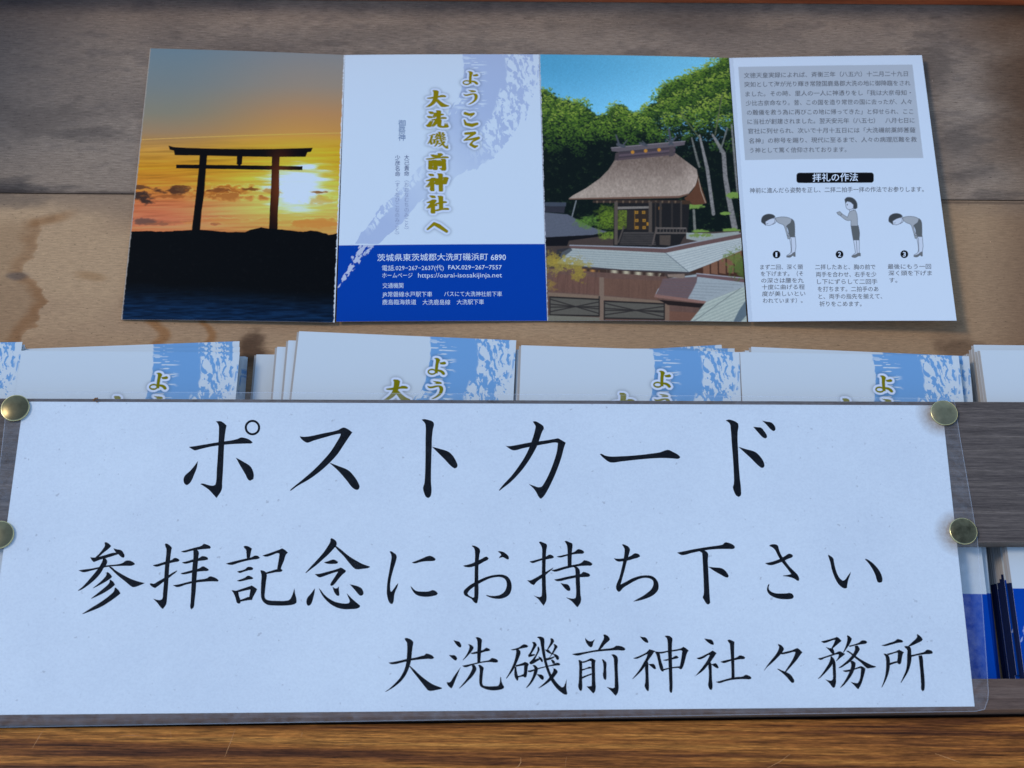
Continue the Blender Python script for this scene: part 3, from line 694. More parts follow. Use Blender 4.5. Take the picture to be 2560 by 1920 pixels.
    poly('60,992 232,1008 300,1045 380,1085 465,1110 380,1128 60,1142', (88, 98, 116)); over(pr.mask(pts('60,992 232,1008 300,1045 380,1085 465,1110 380,1128 60,1142'), False)*(0.5+0.5*np.sin((Y-0.1*X)*0.75))*0.5, (60, 68, 84))
    poly('60,1142 380,1128 470,1112 440,1135 240,1160 230,1190 60,1190', (20, 22, 28))
    for (x, y, rx, ry, cc) in ((465, 1035, 75, 90, (88, 118, 42)), (350, 1050, 80, 40, (80, 118, 52)), (470, 1130, 60, 30, (100, 130, 50)), (560, 945, 40, 14, (92, 122, 50))):
        q = sstep(1.1, 0.6, np.hypot((X-x)/rx, (Y-y)/ry)+(n1-0.5)*1.5); over(q*(0.35+0.8*l), cc)
    # shrine body
    poly('360,920 945,925 935,1110 905,1150 880,1200 500,1200 505,940', (30, 32, 36))
    over(pr.mask(pts('525,985 580,985 578,1090 525,1100'), False)*(0.3+0.7*l), (98, 122, 46))
    poly('580,985 705,985 705,1100 580,1100', (42, 42, 44)); poly('620,985 700,985 700,1098 620,1098', (46, 41, 38))
    for (x, y) in ((636, 998), (677, 998), (637, 1045), (680, 1045), (638, 1086), (680, 1086)):
        over(sstep(1.1, .8, np.maximum(np.abs(X-x)/10, np.abs(Y-y)/9))*(1-sstep(.6, .4, np.hypot((X-x)/10, (Y-y)/9))*0.5), (150, 114, 46))
    poly('623,985 627,985 627,1098 623,1098', (120, 92, 44)); poly('764,965 782,965 782,982 764,982', (150, 100, 40)); poly('694,1055 706,1055 706,1075 694,1075', (150, 112, 40))
    poly('520,965 720,962 720,975 520,980', (112, 112, 112)); poly('380,928 930,928 925,945 380,942', (52, 46, 44))
    for k in range(14): poly(f'{400+k*38},930 {412+k*38},930 {408+k*38},944 {402+k*38},944', (96, 84, 72))
    for x, w, y1, cc in ((516, 20, 1185, (78, 74, 72)), (716, 20, 1190, (74, 70, 68)), (775, 14, 1100, (56, 54, 54)), (842, 10, 1090, (46, 46, 48)), (895, 10, 1100, (60, 58, 58)), (746, 8, 1110, (50, 48, 48))):
        poly(f'{x-w/2},935 {x+w/2},935 {x+w/2},{y1} {x-w/2},{y1}', cc)
    poly('560,1112 735,1112 750,1188 535,1185', (66, 66, 68))
    for k in range(6): poly(f'{556-k*4},{1122+k*11} {738+k*2},{1122+k*11} {738+k*2},{1127+k*11} {556-k*4},{1127+k*11}', (36, 38, 42))
    poly('745,1085 925,1085 925,1094 745,1094', (92, 90, 90)); poly('745,1112 935,1112 935,1122 745,1122', (86, 84, 84))
    for k in range(10): poly(f'{752+k*19},1090 {757+k*19},1090 {757+k*19},1118 {752+k*19},1118', (80, 78, 78))
    poly('770,1130 835,1130 832,1190 770,1185', (70, 66, 64))
    over(pr.stroke([(730, 1180, 9), (752, 1085, 9)]), (84, 80, 80)); over(pr.stroke([(530, 1170, 9), (560, 1085, 9)]), (72, 70, 70))
    # thatched roof
    roof = pr.mask(pts('510,688 690,668 860,650 900,680 985,745 992,790 978,840 935,893 880,910 600,915 250,922 238,916 262,898 340,856 420,800 470,750'), False)
    rc = np.zeros(c.shape); tt = sstep(660, 900, Y)[..., None]
    rc = np.array((106, 97, 93))*(1-tt)+np.array((148, 141, 136))*tt
    rc = rc + sstep(0.6, 0.95, U+0.0)[..., None]*12 + ((fbm(X/7, Y/12, 91, 3)-0.5)*34)[..., None]
    sun_side = sstep(880, 960, X)*sstep(900, 780, Y); rc = rc+(sun_side*16)[..., None]
    m = roof[..., None]; c = c*(1-m)+rc*m
    over(pr.stroke([(242, 919, 6), (600, 914, 12), (880, 908, 12), (935, 892, 8)]), (98, 78, 70))
    poly('990,752 1002,820 1020,870 1044,942 1010,950 945,948 912,915 938,893 976,842 992,795', (84, 58, 46), True)
    over(pr.stroke([(995, 800, 5), (1010, 870, 5), (1036, 940, 5)]), (150, 140, 130)); poly('900,925 945,930 960,950 900,950', (60, 48, 40))
    # ridge
    poly('525,645 862,612 858,660 520,695', (62, 58, 68)); poly('530,660 860,628 860,640 528,672', (84, 76, 88)); poly('525,682 858,650 858,660 522,695', (78, 70, 78))
    poly('485,618 918,578 914,602 860,612 525,644 490,640', (86, 84, 94)); over(pr.stroke([(487, 620, 5), (917, 580, 5)]), (120, 120, 130))
    poly('512,650 535,646 528,692 506,694', (66, 62, 68)); poly('828,612 852,610 850,668 822,672', (72, 68, 74))
    for x, y in ((612, 646), (688, 638), (766, 632)): over(sstep(1.1, .8, np.hypot((X-x)/11, (Y-y)/11)), (168, 122, 52))
    for p in ([(515, 545, 9), (535, 605, 12)], [(525, 600, 18), (562, 612, 18)], [(560, 600, 9), (580, 575, 6)], [(822, 510, 11), (836, 590, 12)], [(808, 568, 9), (845, 598, 12)], [(865, 555, 8), (825, 600, 14)], [(655, 592, 14), (692, 606, 16)], [(668, 580, 6), (690, 600, 8)]):
        over(pr.stroke(p), (66, 74, 86))
    # long front roof
    poly('240,1186 800,1203 1235,1112 1300,1110 1300,1135 805,1232 245,1204', (92, 76, 78)); over(pr.stroke([(245, 1187, 6), (803, 1205, 7), (1250, 1114, 6)]), (138, 150, 166))
    poly('925,1115 1080,1118 1230,1105 1230,1122 1000,1165 925,1150', (134, 148, 152))
    poly('245,1204 805,1232 940,1342 560,1330 330,1310 170,1290 200,1225', (146, 162, 168)); poly('805,1232 1300,1130 1300,1190 1210,1232 1090,1284 940,1342', (160, 176, 184))
    over(pr.mask(pts('170,1210 250,1200 260,1215 200,1260 165,1290'), False)*0.7, (40, 46, 56))
    for k in range(7):
        over(pr.stroke([(235-k*8, 1218+k*13, 2.5), (815+k*18, 1248+k*14, 2.5)])*0.5, (82, 98, 112)); over(pr.stroke([(830+k*16, 1252+k*12, 2.5), (1300, 1140+k*9, 2.5)])*0.5, (92, 108, 124))
    over(pr.stroke([(805, 1232, 4), (940, 1342, 4)]), (92, 106, 118)); over(pr.stroke([(170, 1292, 7), (330, 1312, 7), (560, 1332, 7), (940, 1345, 7)]), (58, 58, 66))
    # walls under it
    poly('940,1348 1090,1288 1210,1236 1300,1196 1300,1400 1200,1370 1000,1350', (62, 44, 38))
    for k in range(6): poly(f'{1022+k*46},{1312-k*20} {1060+k*46},{1296-k*20} {1062+k*46},{1358-k*3} {1024+k*46},{1352-k*3}', (112, 84, 70))
    poly('100,1318 330,1318 560,1338 800,1358 830,1390 1000,1500 1000,1640 100,1640', (94, 76, 72))
    poly('320,1318 800,1348 800,1368 320,1336', (56, 46, 44)); over(pr.mask(pts('460,1328 660,1342 780,1350 770,1368 660,1360 460,1345'), False)*(0.5+0.5*np.sin(X*0.09)), (168, 168, 150)); over(pr.mask(pts('320,1322 420,1332 420,1344 320,1336'), False)*(0.5+0.5*np.sin(X*0.12)), (160, 120, 70))
    n3 = fbm(X/8, Y/90, 95, 3)
    poly('155,1350 420,1372 420,1468 135,1448', (98, 76, 70)); poly('444,1378 800,1392 760,1500 444,1472', (98, 77, 69)); over(pr.mask(pts('100,1318 800,1358 1000,1500 1000,1640 100,1640'), False)*(n3-0.4)*0.5, (60, 48, 46))
    for k in range(6): over(pr.stroke([(175+k*44, 1356+k*3, 2), (170+k*44, 1456+k*2, 2)])*0.6, (66, 52, 50))
    poly('115,1455 440,1478 1000,1525 1000,1545 440,1500 115,1476', (112, 100, 90)); poly('418,1370 446,1372 446,1640 418,1640', (112, 100, 92)); poly('800,1530 828,1532 828,1640 800,1640', (112, 96, 86))
    for x0, x1, y0, y1 in ((128, 418, 1482, 1592), (448, 798, 1508, 1612)):
        poly(f'{x0},{y0} {x1},{y0+16} {x1},{y1} {x0},{y1-8}', (82, 84, 82))
        for a, b in (((x0, y0+12), (x1, y1-14)), ((x0, y1-26), (x1, y0+30)), ((x0, y0+40), (x1, y1-40)), ((x0, y1-52), (x1, y0+56))): over(pr.stroke([(*a, 6), (*b, 6)]), (44, 44, 46))
        over(pr.stroke([(x0, y0, 8), (x1, y0+16, 8)]), (36, 36, 38)); over(pr.stroke([(x0, y1-8, 8), (x1, y1, 8)]), (36, 36, 38)); over(pr.stroke([(x0, y0, 7), (x0, y1, 7)]), (40, 40, 42)); over(pr.stroke([(x1, y0, 7), (x1, y1, 7)]), (40, 40, 42))
    over(pr.mask(pts('100,1585 420,1600 420,1640 100,1640'), False), (104, 108, 102)); poly('828,1565 1000,1575 1000,1640 828,1640', (101, 76, 67))
    # lower right roofs
    poly('825,1378 1000,1352 1260,1372 1300,1376 1300,1440 1240,1432 1040,1512 740,1482 760,1440', (138, 154, 166)); poly('790,1380 990,1368 985,1400 960,1450 930,1500 745,1478 770,1430', (96, 84, 90)); poly('745,1468 1040,1508 1035,1522 740,1486', (124, 98, 94))
    poly('985,1350 1300,1378 1300,1402 1255,1398 985,1368', (96, 78, 84)); over(pr.stroke([(985, 1350, 6), (1300, 1378, 6)]), (142, 150, 166))
    for k in range(6): over(pr.stroke([(800-k*8, 1398+k*15, 2), (1240-k*40, 1412+k*16, 2)])*0.5, (80, 88, 102))
    poly('760,1500 1035,1524 1000,1545 820,1530', (34, 30, 32)); poly('815,1355 915,1352 918,1372 905,1378 820,1370', (120, 110, 104))
    poly('1240,1432 1300,1416 1300,1650 925,1650 1040,1512', (158, 176, 176)); over(pr.mask(pts('1240,1432 1300,1416 1300,1650 925,1650 1040,1512'), False)*(0.5+0.5*np.sin((Y+0.42*X)*0.33))*0.35, (108, 126, 130))
    poly('1285,1480 1300,1480 1300,1560 1215,1650 1185,1650 1230,1560', (84, 104, 120)); over(pr.stroke([(1240, 1432, 4), (930, 1650, 4)]), (104, 118, 124))
    # bushes in front
    for (x, y, rx, ry, cc) in ((215, 1300, 120, 42, (140, 132, 66)), (150, 1262, 40, 36, (146, 134, 60)), (295, 1355, 40, 40, (136, 126, 58)), (130, 1412, 34, 24, (130, 112, 62)), (1225, 1270, 70, 70, (88, 112, 58)), (1250, 1330, 50, 50, (70, 96, 50)), (1010, 1130, 60, 14, (96, 126, 56))):
        q = sstep(0.95, 0.75, np.hypot((X-x)/rx, (Y-y)/ry)+(n1-0.5)*2.6+(n2-0.5)*1.2); over(q*(0.55+0.5*l), cc)
    soft = np.stack([blur(c[..., k], 1, 1) for k in range(3)], -1)            # the softness of a screened print
    grit = (rg.random(X.shape)-0.5)
    c = np.clip((0.35*c+0.65*soft)*(1+0.05*grit+0.10*(n2-0.5))[..., None], 0, 255)
    pr.c = alb(c)
    jag = (fbm(Y/9, Y*0, 83, 3)-0.5)*0.006
    pr.put(sstep(0.0045, 0.002, U+jag), alb(168, 182, 206))
    return pr

def etiquette_print(nu, nv):
    Q = [(55, 80), (1177, 66), (1383, 1616), (168, 1622)]
    pr = Print(nu, nv, Q, alb(177, 201, 230)); U = pr.U
    pr.put(pr.mask([(108, 133), (1122, 122), (1187, 672), (148, 680)], False), alb(152, 170, 192))
    r = 16; x0, y0, x1, y1 = 447, 757, 898, 817
    pill = [(cx+r*math.cos(a), cy+r*math.sin(a)) for cx, cy, a0 in ((x1-r, y0+r, -90), (x1-r, y1-r, 0), (x0+r, y1-r, 90), (x0+r, y0+r, 180)) for a in np.radians(np.linspace(a0, a0+90, 6))]
    pr.put(pr.mask(pill, False), alb(14, 16, 20))
    for x, y in ((332, 1233), (699, 1234), (1077, 1233)):
        pr.put(pr.mask([(x+23*math.cos(t), y+23*math.sin(t)) for t in np.linspace(0, 6.283, 24, endpoint=False)], False), alb(14, 16, 20))
    line = alb(74, 82, 94); hair = alb(56, 64, 72); knit = alb(142, 156, 172); skirt = alb(82, 92, 100); shoe = alb(96, 106, 116)
    def out(p, col, w=3.2, sm=True):
        p = np.array(p, float); pr.put(pr.mask(p, sm), col); q = smooth(p, 3) if sm else p
        pr.put(pr.stroke([(x, y, w) for x, y in np.r_[q, q[:1]]])*0.8, line)
    skin = alb(172, 192, 220)
    for dx, dy in ((0, 0), (742, -1)):
        o = np.array([dx, dy])
        for s, cc in (('405,1128 440,1128 440,1218 418,1240 395,1245 392,1238 412,1226 417,1205', skin), ('390,1243 418,1234 432,1222 441,1220 441,1245 433,1245 428,1238 410,1250 392,1249', shoe), ('385,1060 420,1026 433,1040 438,1080 438,1132 404,1132 400,1090', skirt), ('391,1118 410,1118 412,1140 398,1143', alb(128, 142, 156)),
                      ('312,1018 330,1030 328,1045 310,1058', skin), ('325,1020 360,1014 405,1020 420,1030 412,1050 395,1062 388,1070 400,1112 408,1118 404,1128 394,1120 382,1085 372,1062 345,1050 330,1036', knit), ('266,1040 300,1024 322,1022 320,1045 305,1058 288,1064 268,1060', skin), ('243,1035 250,1012 275,998 300,998 318,1006 324,1016 305,1022 285,1030 266,1042 268,1063 255,1052 245,1045', hair)):
            out(pts(s)+o, cc)
        pr.put(pr.stroke([(417+dx, 1140+dy, 2.6), (420+dx, 1222+dy, 2.6)]), line)
        pr.put(pr.stroke([(274+dx, 1054+dy, 2.6), (282+dx, 1052+dy, 2.6)]), line)
    for s, cc in (('780,1148 814,1148 814,1226 796,1238 780,1242 776,1238 792,1226', skin), ('770,1243 795,1234 812,1226 821,1228 821,1244 812,1243 790,1253 772,1250', shoe), ('765,1066 808,1066 816,1110 813,1151 779,1151 770,1100', skirt),
                  ('752,968 775,968 785,985 760,990', skin), ('731,925 760,926 780,945 778,966 756,974 740,966 735,950', skin), ('682,990 700,984 714,998 706,1010 690,1002', alb(134, 148, 162)), ('760,985 790,976 800,1000 804,1069 765,1069 765,1036 740,1036 704,1010 712,998 745,1018', knit),
                  ('728,915 740,903 770,904 790,918 801,940 801,964 790,970 780,968 780,945 762,930 742,925 734,936', hair)):
        out(pts(s), cc)
    pr.put(pr.stroke([(797, 1155, 2.6), (802, 1228, 2.6)]), line)
    pr.put(sstep(1.2, .7, np.hypot((pr.X-743)/3, (pr.Y-945)/5)), hair)
    jag = (fbm(pr.Y/9, pr.Y*0, 85, 3)-0.5)*0.006
    pr.put(sstep(0.022, 0.018, U+jag)*0.25, alb(130, 150, 180))
    return pr
# ------------------------------------------------------------------ wood
def mat_wood(name, cols=None, sx=60, sy=900, lo=0.72, hi=1.18, rough=0.6, spec=0.3, bump=0.15, streak=(9, 160), streak_amt=0.0, specks=0.0):
    """wood grain running along X; cols = dark and light colour, or None to take the board's own 'Col' stains"""
    m, nt, n, l, b = new_mat(name)
    tc = n.new('ShaderNodeTexCoord')
    def noise(s0, s1, det, rgh=0.6, dist=0.0):
        mp = n.new('ShaderNodeMapping'); mp.inputs['Scale'].default_value = (s0, s1, s1)
        l.new(tc.outputs['Object'], mp.inputs['Vector'])
        z = n.new('ShaderNodeTexNoise'); z.inputs['Scale'].default_value = 1.0; z.inputs['Detail'].default_value = det; z.inputs['Roughness'].default_value = rgh; z.inputs['Distortion'].default_value = dist
        l.new(mp.outputs[0], z.inputs['Vector']); return z
    def mapr(src, a, c, x, y):
        r = n.new('ShaderNodeMapRange'); r.inputs['From Min'].default_value = a; r.inputs['From Max'].default_value = c; r.inputs['To Min'].default_value = x; r.inputs['To Max'].default_value = y
        l.new(src, r.inputs['Value']); return r.outputs[0]
    def mul(a, c):
        v = n.new('ShaderNodeVectorMath'); v.operation = 'MULTIPLY'; l.new(a, v.inputs[0]); l.new(c, v.inputs[1]); return v.outputs[0]
    g1 = noise(sx, sy, 5); g2 = noise(sx*4, sy*2.2, 3)
    if cols is None:
        a = n.new('ShaderNodeAttribute'); a.attribute_name = 'Col'; base = a.outputs['Color']
    else:
        s = noise(streak[0], streak[1], 8, 0.66, 0.25)
        r = n.new('ShaderNodeValToRGB'); k = len(cols)
        while len(r.color_ramp.elements) < k: r.color_ramp.elements.new(0.5)
        for i, c in enumerate(cols):
            r.color_ramp.elements[i].position = 0.28+0.44*i/(k-1); r.color_ramp.elements[i].color = (*c, 1)
        l.new(s.outputs['Fac'], r.inputs['Fac']); base = r.outputs[0]
    base = mul(base, mapr(g1.outputs['Fac'], 0.3, 0.7, lo, hi))
    base = mul(base, mapr(g2.outputs['Fac'], 0.3, 0.7, (1+lo)/2, (1+hi)/2))
    if specks:
        v = noise(420, 900, 2); base = mul(base, mapr(v.outputs['Fac'], 0.27, 0.35, specks, 1.0))
    if specks:
        v = noise(500, 330, 2); base = mul(base, mapr(v.outputs['Fac'], 0.755, 0.79, 1.0, 2.1))
    l.new(base, b.inputs['Base Color'])
    b.inputs['Roughness'].default_value = rough; b.inputs['Specular IOR Level'].default_value = spec
    if bump:
        bp = n.new('ShaderNodeBump'); bp.inputs['Strength'].default_value = bump; bp.inputs['Distance'].default_value = 0.0006
        l.new(g1.outputs['Fac'], bp.inputs['Height']); l.new(bp.outputs[0], b.inputs['Normal'])
    return m

def proj(p):
    d = Vector(p)-CAM_POS; z = d.dot(AX_F)
    return (CX+F_PX*d.dot(AX_R)/z, CY-F_PX*d.dot(AX_U)/z)

def prism(name, quad, z0, z1, mat, parent, bevel=0.0, subdiv=1):
    """board with a four-cornered outline (counter-clockwise from above)"""
    bm = bmesh.new()
    lo = [bm.verts.new((x, y, z0)) for x, y in quad]; hi = [bm.verts.new((x, y, z1)) for x, y in quad]
    bm.faces.new(hi); bm.faces.new(lo[::-1])
    for i in range(4):
        j = (i+1) % 4; bm.faces.new((lo[i], lo[j], hi[j], hi[i]))
    if bevel:
        bmesh.ops.bevel(bm, geom=[e for e in bm.edges], offset=bevel, segments=2, affect='EDGES', profile=0.6)
    me = bpy.data.meshes.new(name); bm.to_mesh(me); bm.free()
    return link_obj(name, me, mat, parent)

Z_RAIL0, Z_RAIL1 = 13.6*MM, 20.0*MM
Z_SIGN = 20.3*MM

# ------------------------------------------------------------------ the display rack
rack = thing('display_rack', 'weathered wooden display rack with plywood back and two dark rails holding leaflets', 'display rack', (0, 0, 0))
y_wall = P(1300, 6.6, 0).y
y_crack = P(1270, 492, 0).y
y_front = P(1280, 1900, 0).y
XL, XR = -0.31, 0.31

def board_print(x0, y0, x1, y1, nu, nv):
    q = [proj((x0, y1, 0)), proj((x1, y1, 0)), proj((x1, y0, 0)), proj((x0, y0, 0))]
    pr = Print(nu, nv, q, (0, 0, 0))
    return pr, Sheet([(x0, y1, 0), (x1, y1, 0), (x1, y0, 0), (x0, y0, 0)])

# grey, dirty upper sheet
pr, sh = board_print(XL, y_crack+0.00025, XR, y_wall+0.004, 800, 240)
X, Y = pr.X, pr.Y
g = fbm(X/220, Y/90, 101, 5); g2 = fbm(X/60, Y/22, 105, 4); g3 = fbm(X/420, Y/200, 109, 2)
c = np.zeros(X.shape+(3,)); c[:] = (122, 116, 111)
t = sstep(0.35, 0.75, g)[..., None]; c = c*(1-t)+np.array((107, 102, 99))*t
t = (sstep(0.5, 0.78, g2)*0.35)[..., None]; c = c*(1-t)+np.array((82, 80, 82))*t
tl = np.clip(sstep(420, -40, X+0.55*Y+180*(g-0.5)), 0, 1)[..., None]*0.9; c = c*(1-tl)+np.array((68, 69, 74))*tl  # side-wall shade painted into the top left corner
rt = sstep(2380, 2600, X-0.06*Y+140*(g-0.5))[..., None]*0.85; c = c*(1-rt)+np.array((74, 58, 46))*rt  # right edge carries the painted shade of an unbuilt side wall
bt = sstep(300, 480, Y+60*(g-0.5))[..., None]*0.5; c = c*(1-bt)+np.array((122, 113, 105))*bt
for x, y, rx, ry, a in ((640, 120, 260, 40, .35), (1650, 60, 300, 30, .3), (120, 300, 200, 50, .4), (250, 340, 120, 20, .3), (2330, 160, 60, 90, .5), (2400, 360, 60, 60, .45), (2440, 430, 90, 26, .5), (90, 472, 130, 16, .85), (20, 462, 60, 22, .6), (2500, 488, 80, 12, .4), (900, 90, 200, 24, .25)):
    m = (sstep(1.2, 0.3, np.hypot((X-x)/rx, (Y-y)/ry)+(g2-0.5)*2.2)*a*0.7)[..., None]; c = c*(1-m)+np.array((54, 53, 56))*m
yc = 480+X*0.0102
cr = (sstep(9, 0, np.abs(Y-yc)+(g2-0.5)*10))[..., None]*0.6; c = c*(1-cr)+np.array((44, 40, 40))*cr
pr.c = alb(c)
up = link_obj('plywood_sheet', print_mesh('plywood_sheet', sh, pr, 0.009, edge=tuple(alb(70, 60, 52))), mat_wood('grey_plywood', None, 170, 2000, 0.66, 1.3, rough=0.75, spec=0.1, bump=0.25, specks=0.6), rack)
up['label'] = 'grey dirty upper plywood sheet behind the opened leaflet, side shade painted in'

# tan lower sheet with water stains
pr, sh = board_print(XL, y_front, XR, y_crack-0.00025, 800, 480)
X, Y = pr.X, pr.Y
g = fbm(X/240, Y/110, 201, 5); g2 = fbm(X/50, Y/26, 205, 4)
c = np.zeros(X.shape+(3,)); c[:] = (152, 134, 112)
t = sstep(0.4, 0.7, g)[..., None]; c = c*(1-t)+np.array((143, 125, 105))*t
t = sstep(700, 2300, X)[..., None]*0.75; c = c*(1-t)+np.array((136, 119, 99))*t
t = (sstep(2420, 2620, X)*0.7)[..., None]; c = c*(1-t)+np.array((92, 74, 60))*t  # side-wall shade painted on down the right edge
t = (sstep(560, 485, Y-25*(g-0.5)*4)*0.6)[..., None]; c = c*(1-t)+np.array((108, 98, 90))*t
# old water line on the left
edge = 78+90*(fbm(Y/75, Y*0+3, 211, 3)-0.5)+40*(g2-0.5)+14*np.sin(Y/38.0)
left = sstep(6, -6, X-edge)*sstep(530, 580, Y); t = (left*0.35)[..., None]; c = c*(1-t)+np.array((112, 92, 70))*t
ln = sstep(38, 2, np.abs(X-edge+10))*sstep(535, 570, Y)*(X < edge+4); t = (ln*(0.26+0.6*(g-0.35)))[..., None]; c = c*(1-t)+np.array((104, 68, 38))*t
e2 = sstep(18, 2, np.abs(Y-(556-0.22*(X-60)+10*g2)))*sstep(60, 90, X)*sstep(210, 130, X)*0.5; c = c*(1-e2[..., None])+np.array((110, 78, 48))*e2[..., None]
for x, w in ((395, 26), (515, 18)):
    s = sstep(w, w*0.2, np.abs(X-x-14*np.sin(Y/13.0)-20*(g2-0.5)))*sstep(770, 810, Y)*0.6; c = c*(1-s[..., None])+np.array((122, 84, 48))*s[..., None]
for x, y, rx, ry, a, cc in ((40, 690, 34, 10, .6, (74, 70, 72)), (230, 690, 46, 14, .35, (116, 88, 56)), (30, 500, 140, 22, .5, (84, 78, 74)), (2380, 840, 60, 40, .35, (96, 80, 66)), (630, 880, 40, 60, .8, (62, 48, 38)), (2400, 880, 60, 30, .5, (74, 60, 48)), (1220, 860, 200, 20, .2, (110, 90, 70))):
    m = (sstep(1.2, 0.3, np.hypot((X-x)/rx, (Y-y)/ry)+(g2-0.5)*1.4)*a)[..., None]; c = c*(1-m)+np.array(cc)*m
cr = sstep(5, 0, np.abs(Y-482-X*0.0102))[..., None]*0.5; c = c*(1-cr)+np.array((60, 52, 46))*cr
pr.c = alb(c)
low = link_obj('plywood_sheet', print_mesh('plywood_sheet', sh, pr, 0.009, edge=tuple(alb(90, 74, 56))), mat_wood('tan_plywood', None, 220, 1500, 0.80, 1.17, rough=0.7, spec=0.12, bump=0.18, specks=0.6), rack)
low['label'] = 'tan water-stained lower plywood sheet under the leaflets'

red = mat_wood('red_brown_wood', [alb(70, 34, 22), alb(124, 66, 42), alb(140, 78, 50)], 40, 500, 0.85, 1.12, streak=(7, 90), rough=0.5)
prism('back_wall', [(XL, y_wall), (XR, y_wall), (XR, y_wall+0.014), (XL, y_wall+0.014)], 0.0005, 0.030, red, rack, 0.0008)

dark = mat_wood('dark_rail_wood', [alb(54, 53, 57), alb(74, 73, 77), alb(92, 91, 94)], 90, 2000, 0.62, 1.38, streak=(10, 420), rough=0.6, spec=0.15, bump=0.3)
dk2 = mat_wood('brown_rail_wood', [alb(58, 51, 50), alb(80, 71, 70), alb(94, 87, 87)], 80, 1800, 0.7, 1.28, streak=(8, 300), rough=0.6, spec=0.15, bump=0.25)
def quad_from(px, z):
    return [tuple(P(x, y, z)[:2]) for x, y in px]
# upper rail: front edge, then back edge
r1 = prism('rail', quad_from([(-160, 1361), (2760, 1356), (2760, 1005), (-160, 995)], Z_RAIL1), Z_RAIL0, Z_RAIL1, dark, rack, 0.0005)
r1['label'] = 'upper dark rail across the leaflets, sign pinned to it'
r2 = prism('rail', quad_from([(-160, 1806), (2760, 1771), (2760, 1696), (-160, 1699)], Z_RAIL1), 0.0006, Z_RAIL1, dk2, rack, 0.0005)
r2['label'] = 'lower brown rail under the bottom edge of the sign'

# ------------------------------------------------------------------ counter board in front
gold = mat_wood('golden_brown_wood', [alb(28, 19, 15), alb(76, 47, 27), alb(124, 82, 40), alb(148, 106, 54), alb(164, 124, 68)], 70, 1500, 0.34, 1.62, streak=(4.0, 170), rough=0.4, spec=0.15, bump=0.05)
zc = 12.5*MM
q = quad_from([(-160, 2100), (2760, 2100), (2760, 1789), (-160, 1822)], zc)
counter = thing('counter_board', 'golden brown wood-grain board along the front of the rack, scratched', 'counter')
prism('board', q, 0.0, zc, gold, counter, 0.0006)
scr = mat_plain('scratch', alb(160, 122, 78), 0.5)
def ribbon(points, w, z):
    p = np.array(points, float); v = []; f = []
    for i in range(len(p)):
        a = p[max(0, i-1)]; b = p[min(len(p)-1, i+1)]; d = (b-a)/np.hypot(*(b-a)); nn = np.array([-d[1], d[0]])*w/2*(0.4 if i in (0, len(p)-1) else 1)
        for s in (1, -1):
            v.append(P(*(p[i]+s*nn), z))
    for i in range(len(p)-1): f.append((2*i, 2*i+1, 2*i+3, 2*i+2))
    return v, f
V = []; Fc = []
for pl, w in (([(110, 1822), (96, 1845), (80, 1872)], 1.6), ([(588, 1822), (576, 1856), (562, 1892)], 1.6), ([(425, 1820), (428, 1846)], 1.4), ([(1302, 1894), (1302, 1906), (1296, 1916), (1286, 1922)], 1.8), ([(1975, 1885), (1950, 1904), (1915, 1922)], 1.5), ([(2338, 1884), (2370, 1895), (2400, 1906)], 1.8), ([(1416, 1892), (1413, 1918)], 1.2), ([(752, 1842), (756, 1832)], 3.0), ([(300, 1840), (330, 1838), (360, 1841)], 1.2), ([(860, 1862), (905, 1859)], 1.2)):
    link_mesh('scratch', *ribbon(pl, w, zc+0.00006), scr, counter)

# ------------------------------------------------------------------ printed leaflets
paper_print = mat_print('coated_paper', 0.42, 0.03)
ink_mats = {k: mat_plain('ink_'+k, alb(*v), 0.5, 0.1) for k, v in {'grey': (92, 102, 116), 'white': (200, 214, 238), 'blue': (78, 108, 156), 'indigo': (62, 78, 122), 'pale': (128, 148, 188), 'black': (16, 16, 20)}.items()}

T_PAPER = 0.00028
leaf = thing('opened_leaflet', 'opened four-panel shrine leaflet lying flat on the plywood, sunset photo at its left end', 'leaflet', (0, 0, 0))
zt = [1.2, 2.6, 1.2, 3.0, 4.2]; zb = [1.2, 2.6, 1.2, 3.4, 9.0]
top = [(375, 121), (862.5, 137.5), (1348, 136), (1822.5, 145), (2305, 138)]
bot_l = [(302.6, 798.6), (840.8, 804), (1368, 802), (1871, 804)]
bot_r = [(836.5, 806), (1367.5, 802), (1867, 804), (2391.6, 801.4)]
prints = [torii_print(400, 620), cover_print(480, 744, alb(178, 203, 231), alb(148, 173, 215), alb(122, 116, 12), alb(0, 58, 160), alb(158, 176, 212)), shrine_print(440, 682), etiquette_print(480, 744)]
panel_labels = ['panel with the sunset photo of a gate', 'cover panel with gold title and blue band', 'panel with the thatched shrine photo', 'white panel with the bowing figures']
sheets = []; panels = []
for i in range(4):
    s = 0.4 if i else 0.0
    k = [P(top[i][0]+s, top[i][1], zt[i]*MM), P(top[i+1][0]-s, top[i+1][1], zt[i+1]*MM), P(*bot_r[i], zb[i+1]*MM), P(*bot_l[i], zb[i]*MM)]
    sheet = Sheet(k, bow=(0.5 if i % 2 == 0 else 0.3)*MM)
    pn = link_obj('panel', print_mesh('panel', sheet, prints[i], T_PAPER), paper_print, leaf, True)
    pn['label'] = panel_labels[i]
    sheets.append(sheet); panels.append(pn)
LIFT = 0.00005
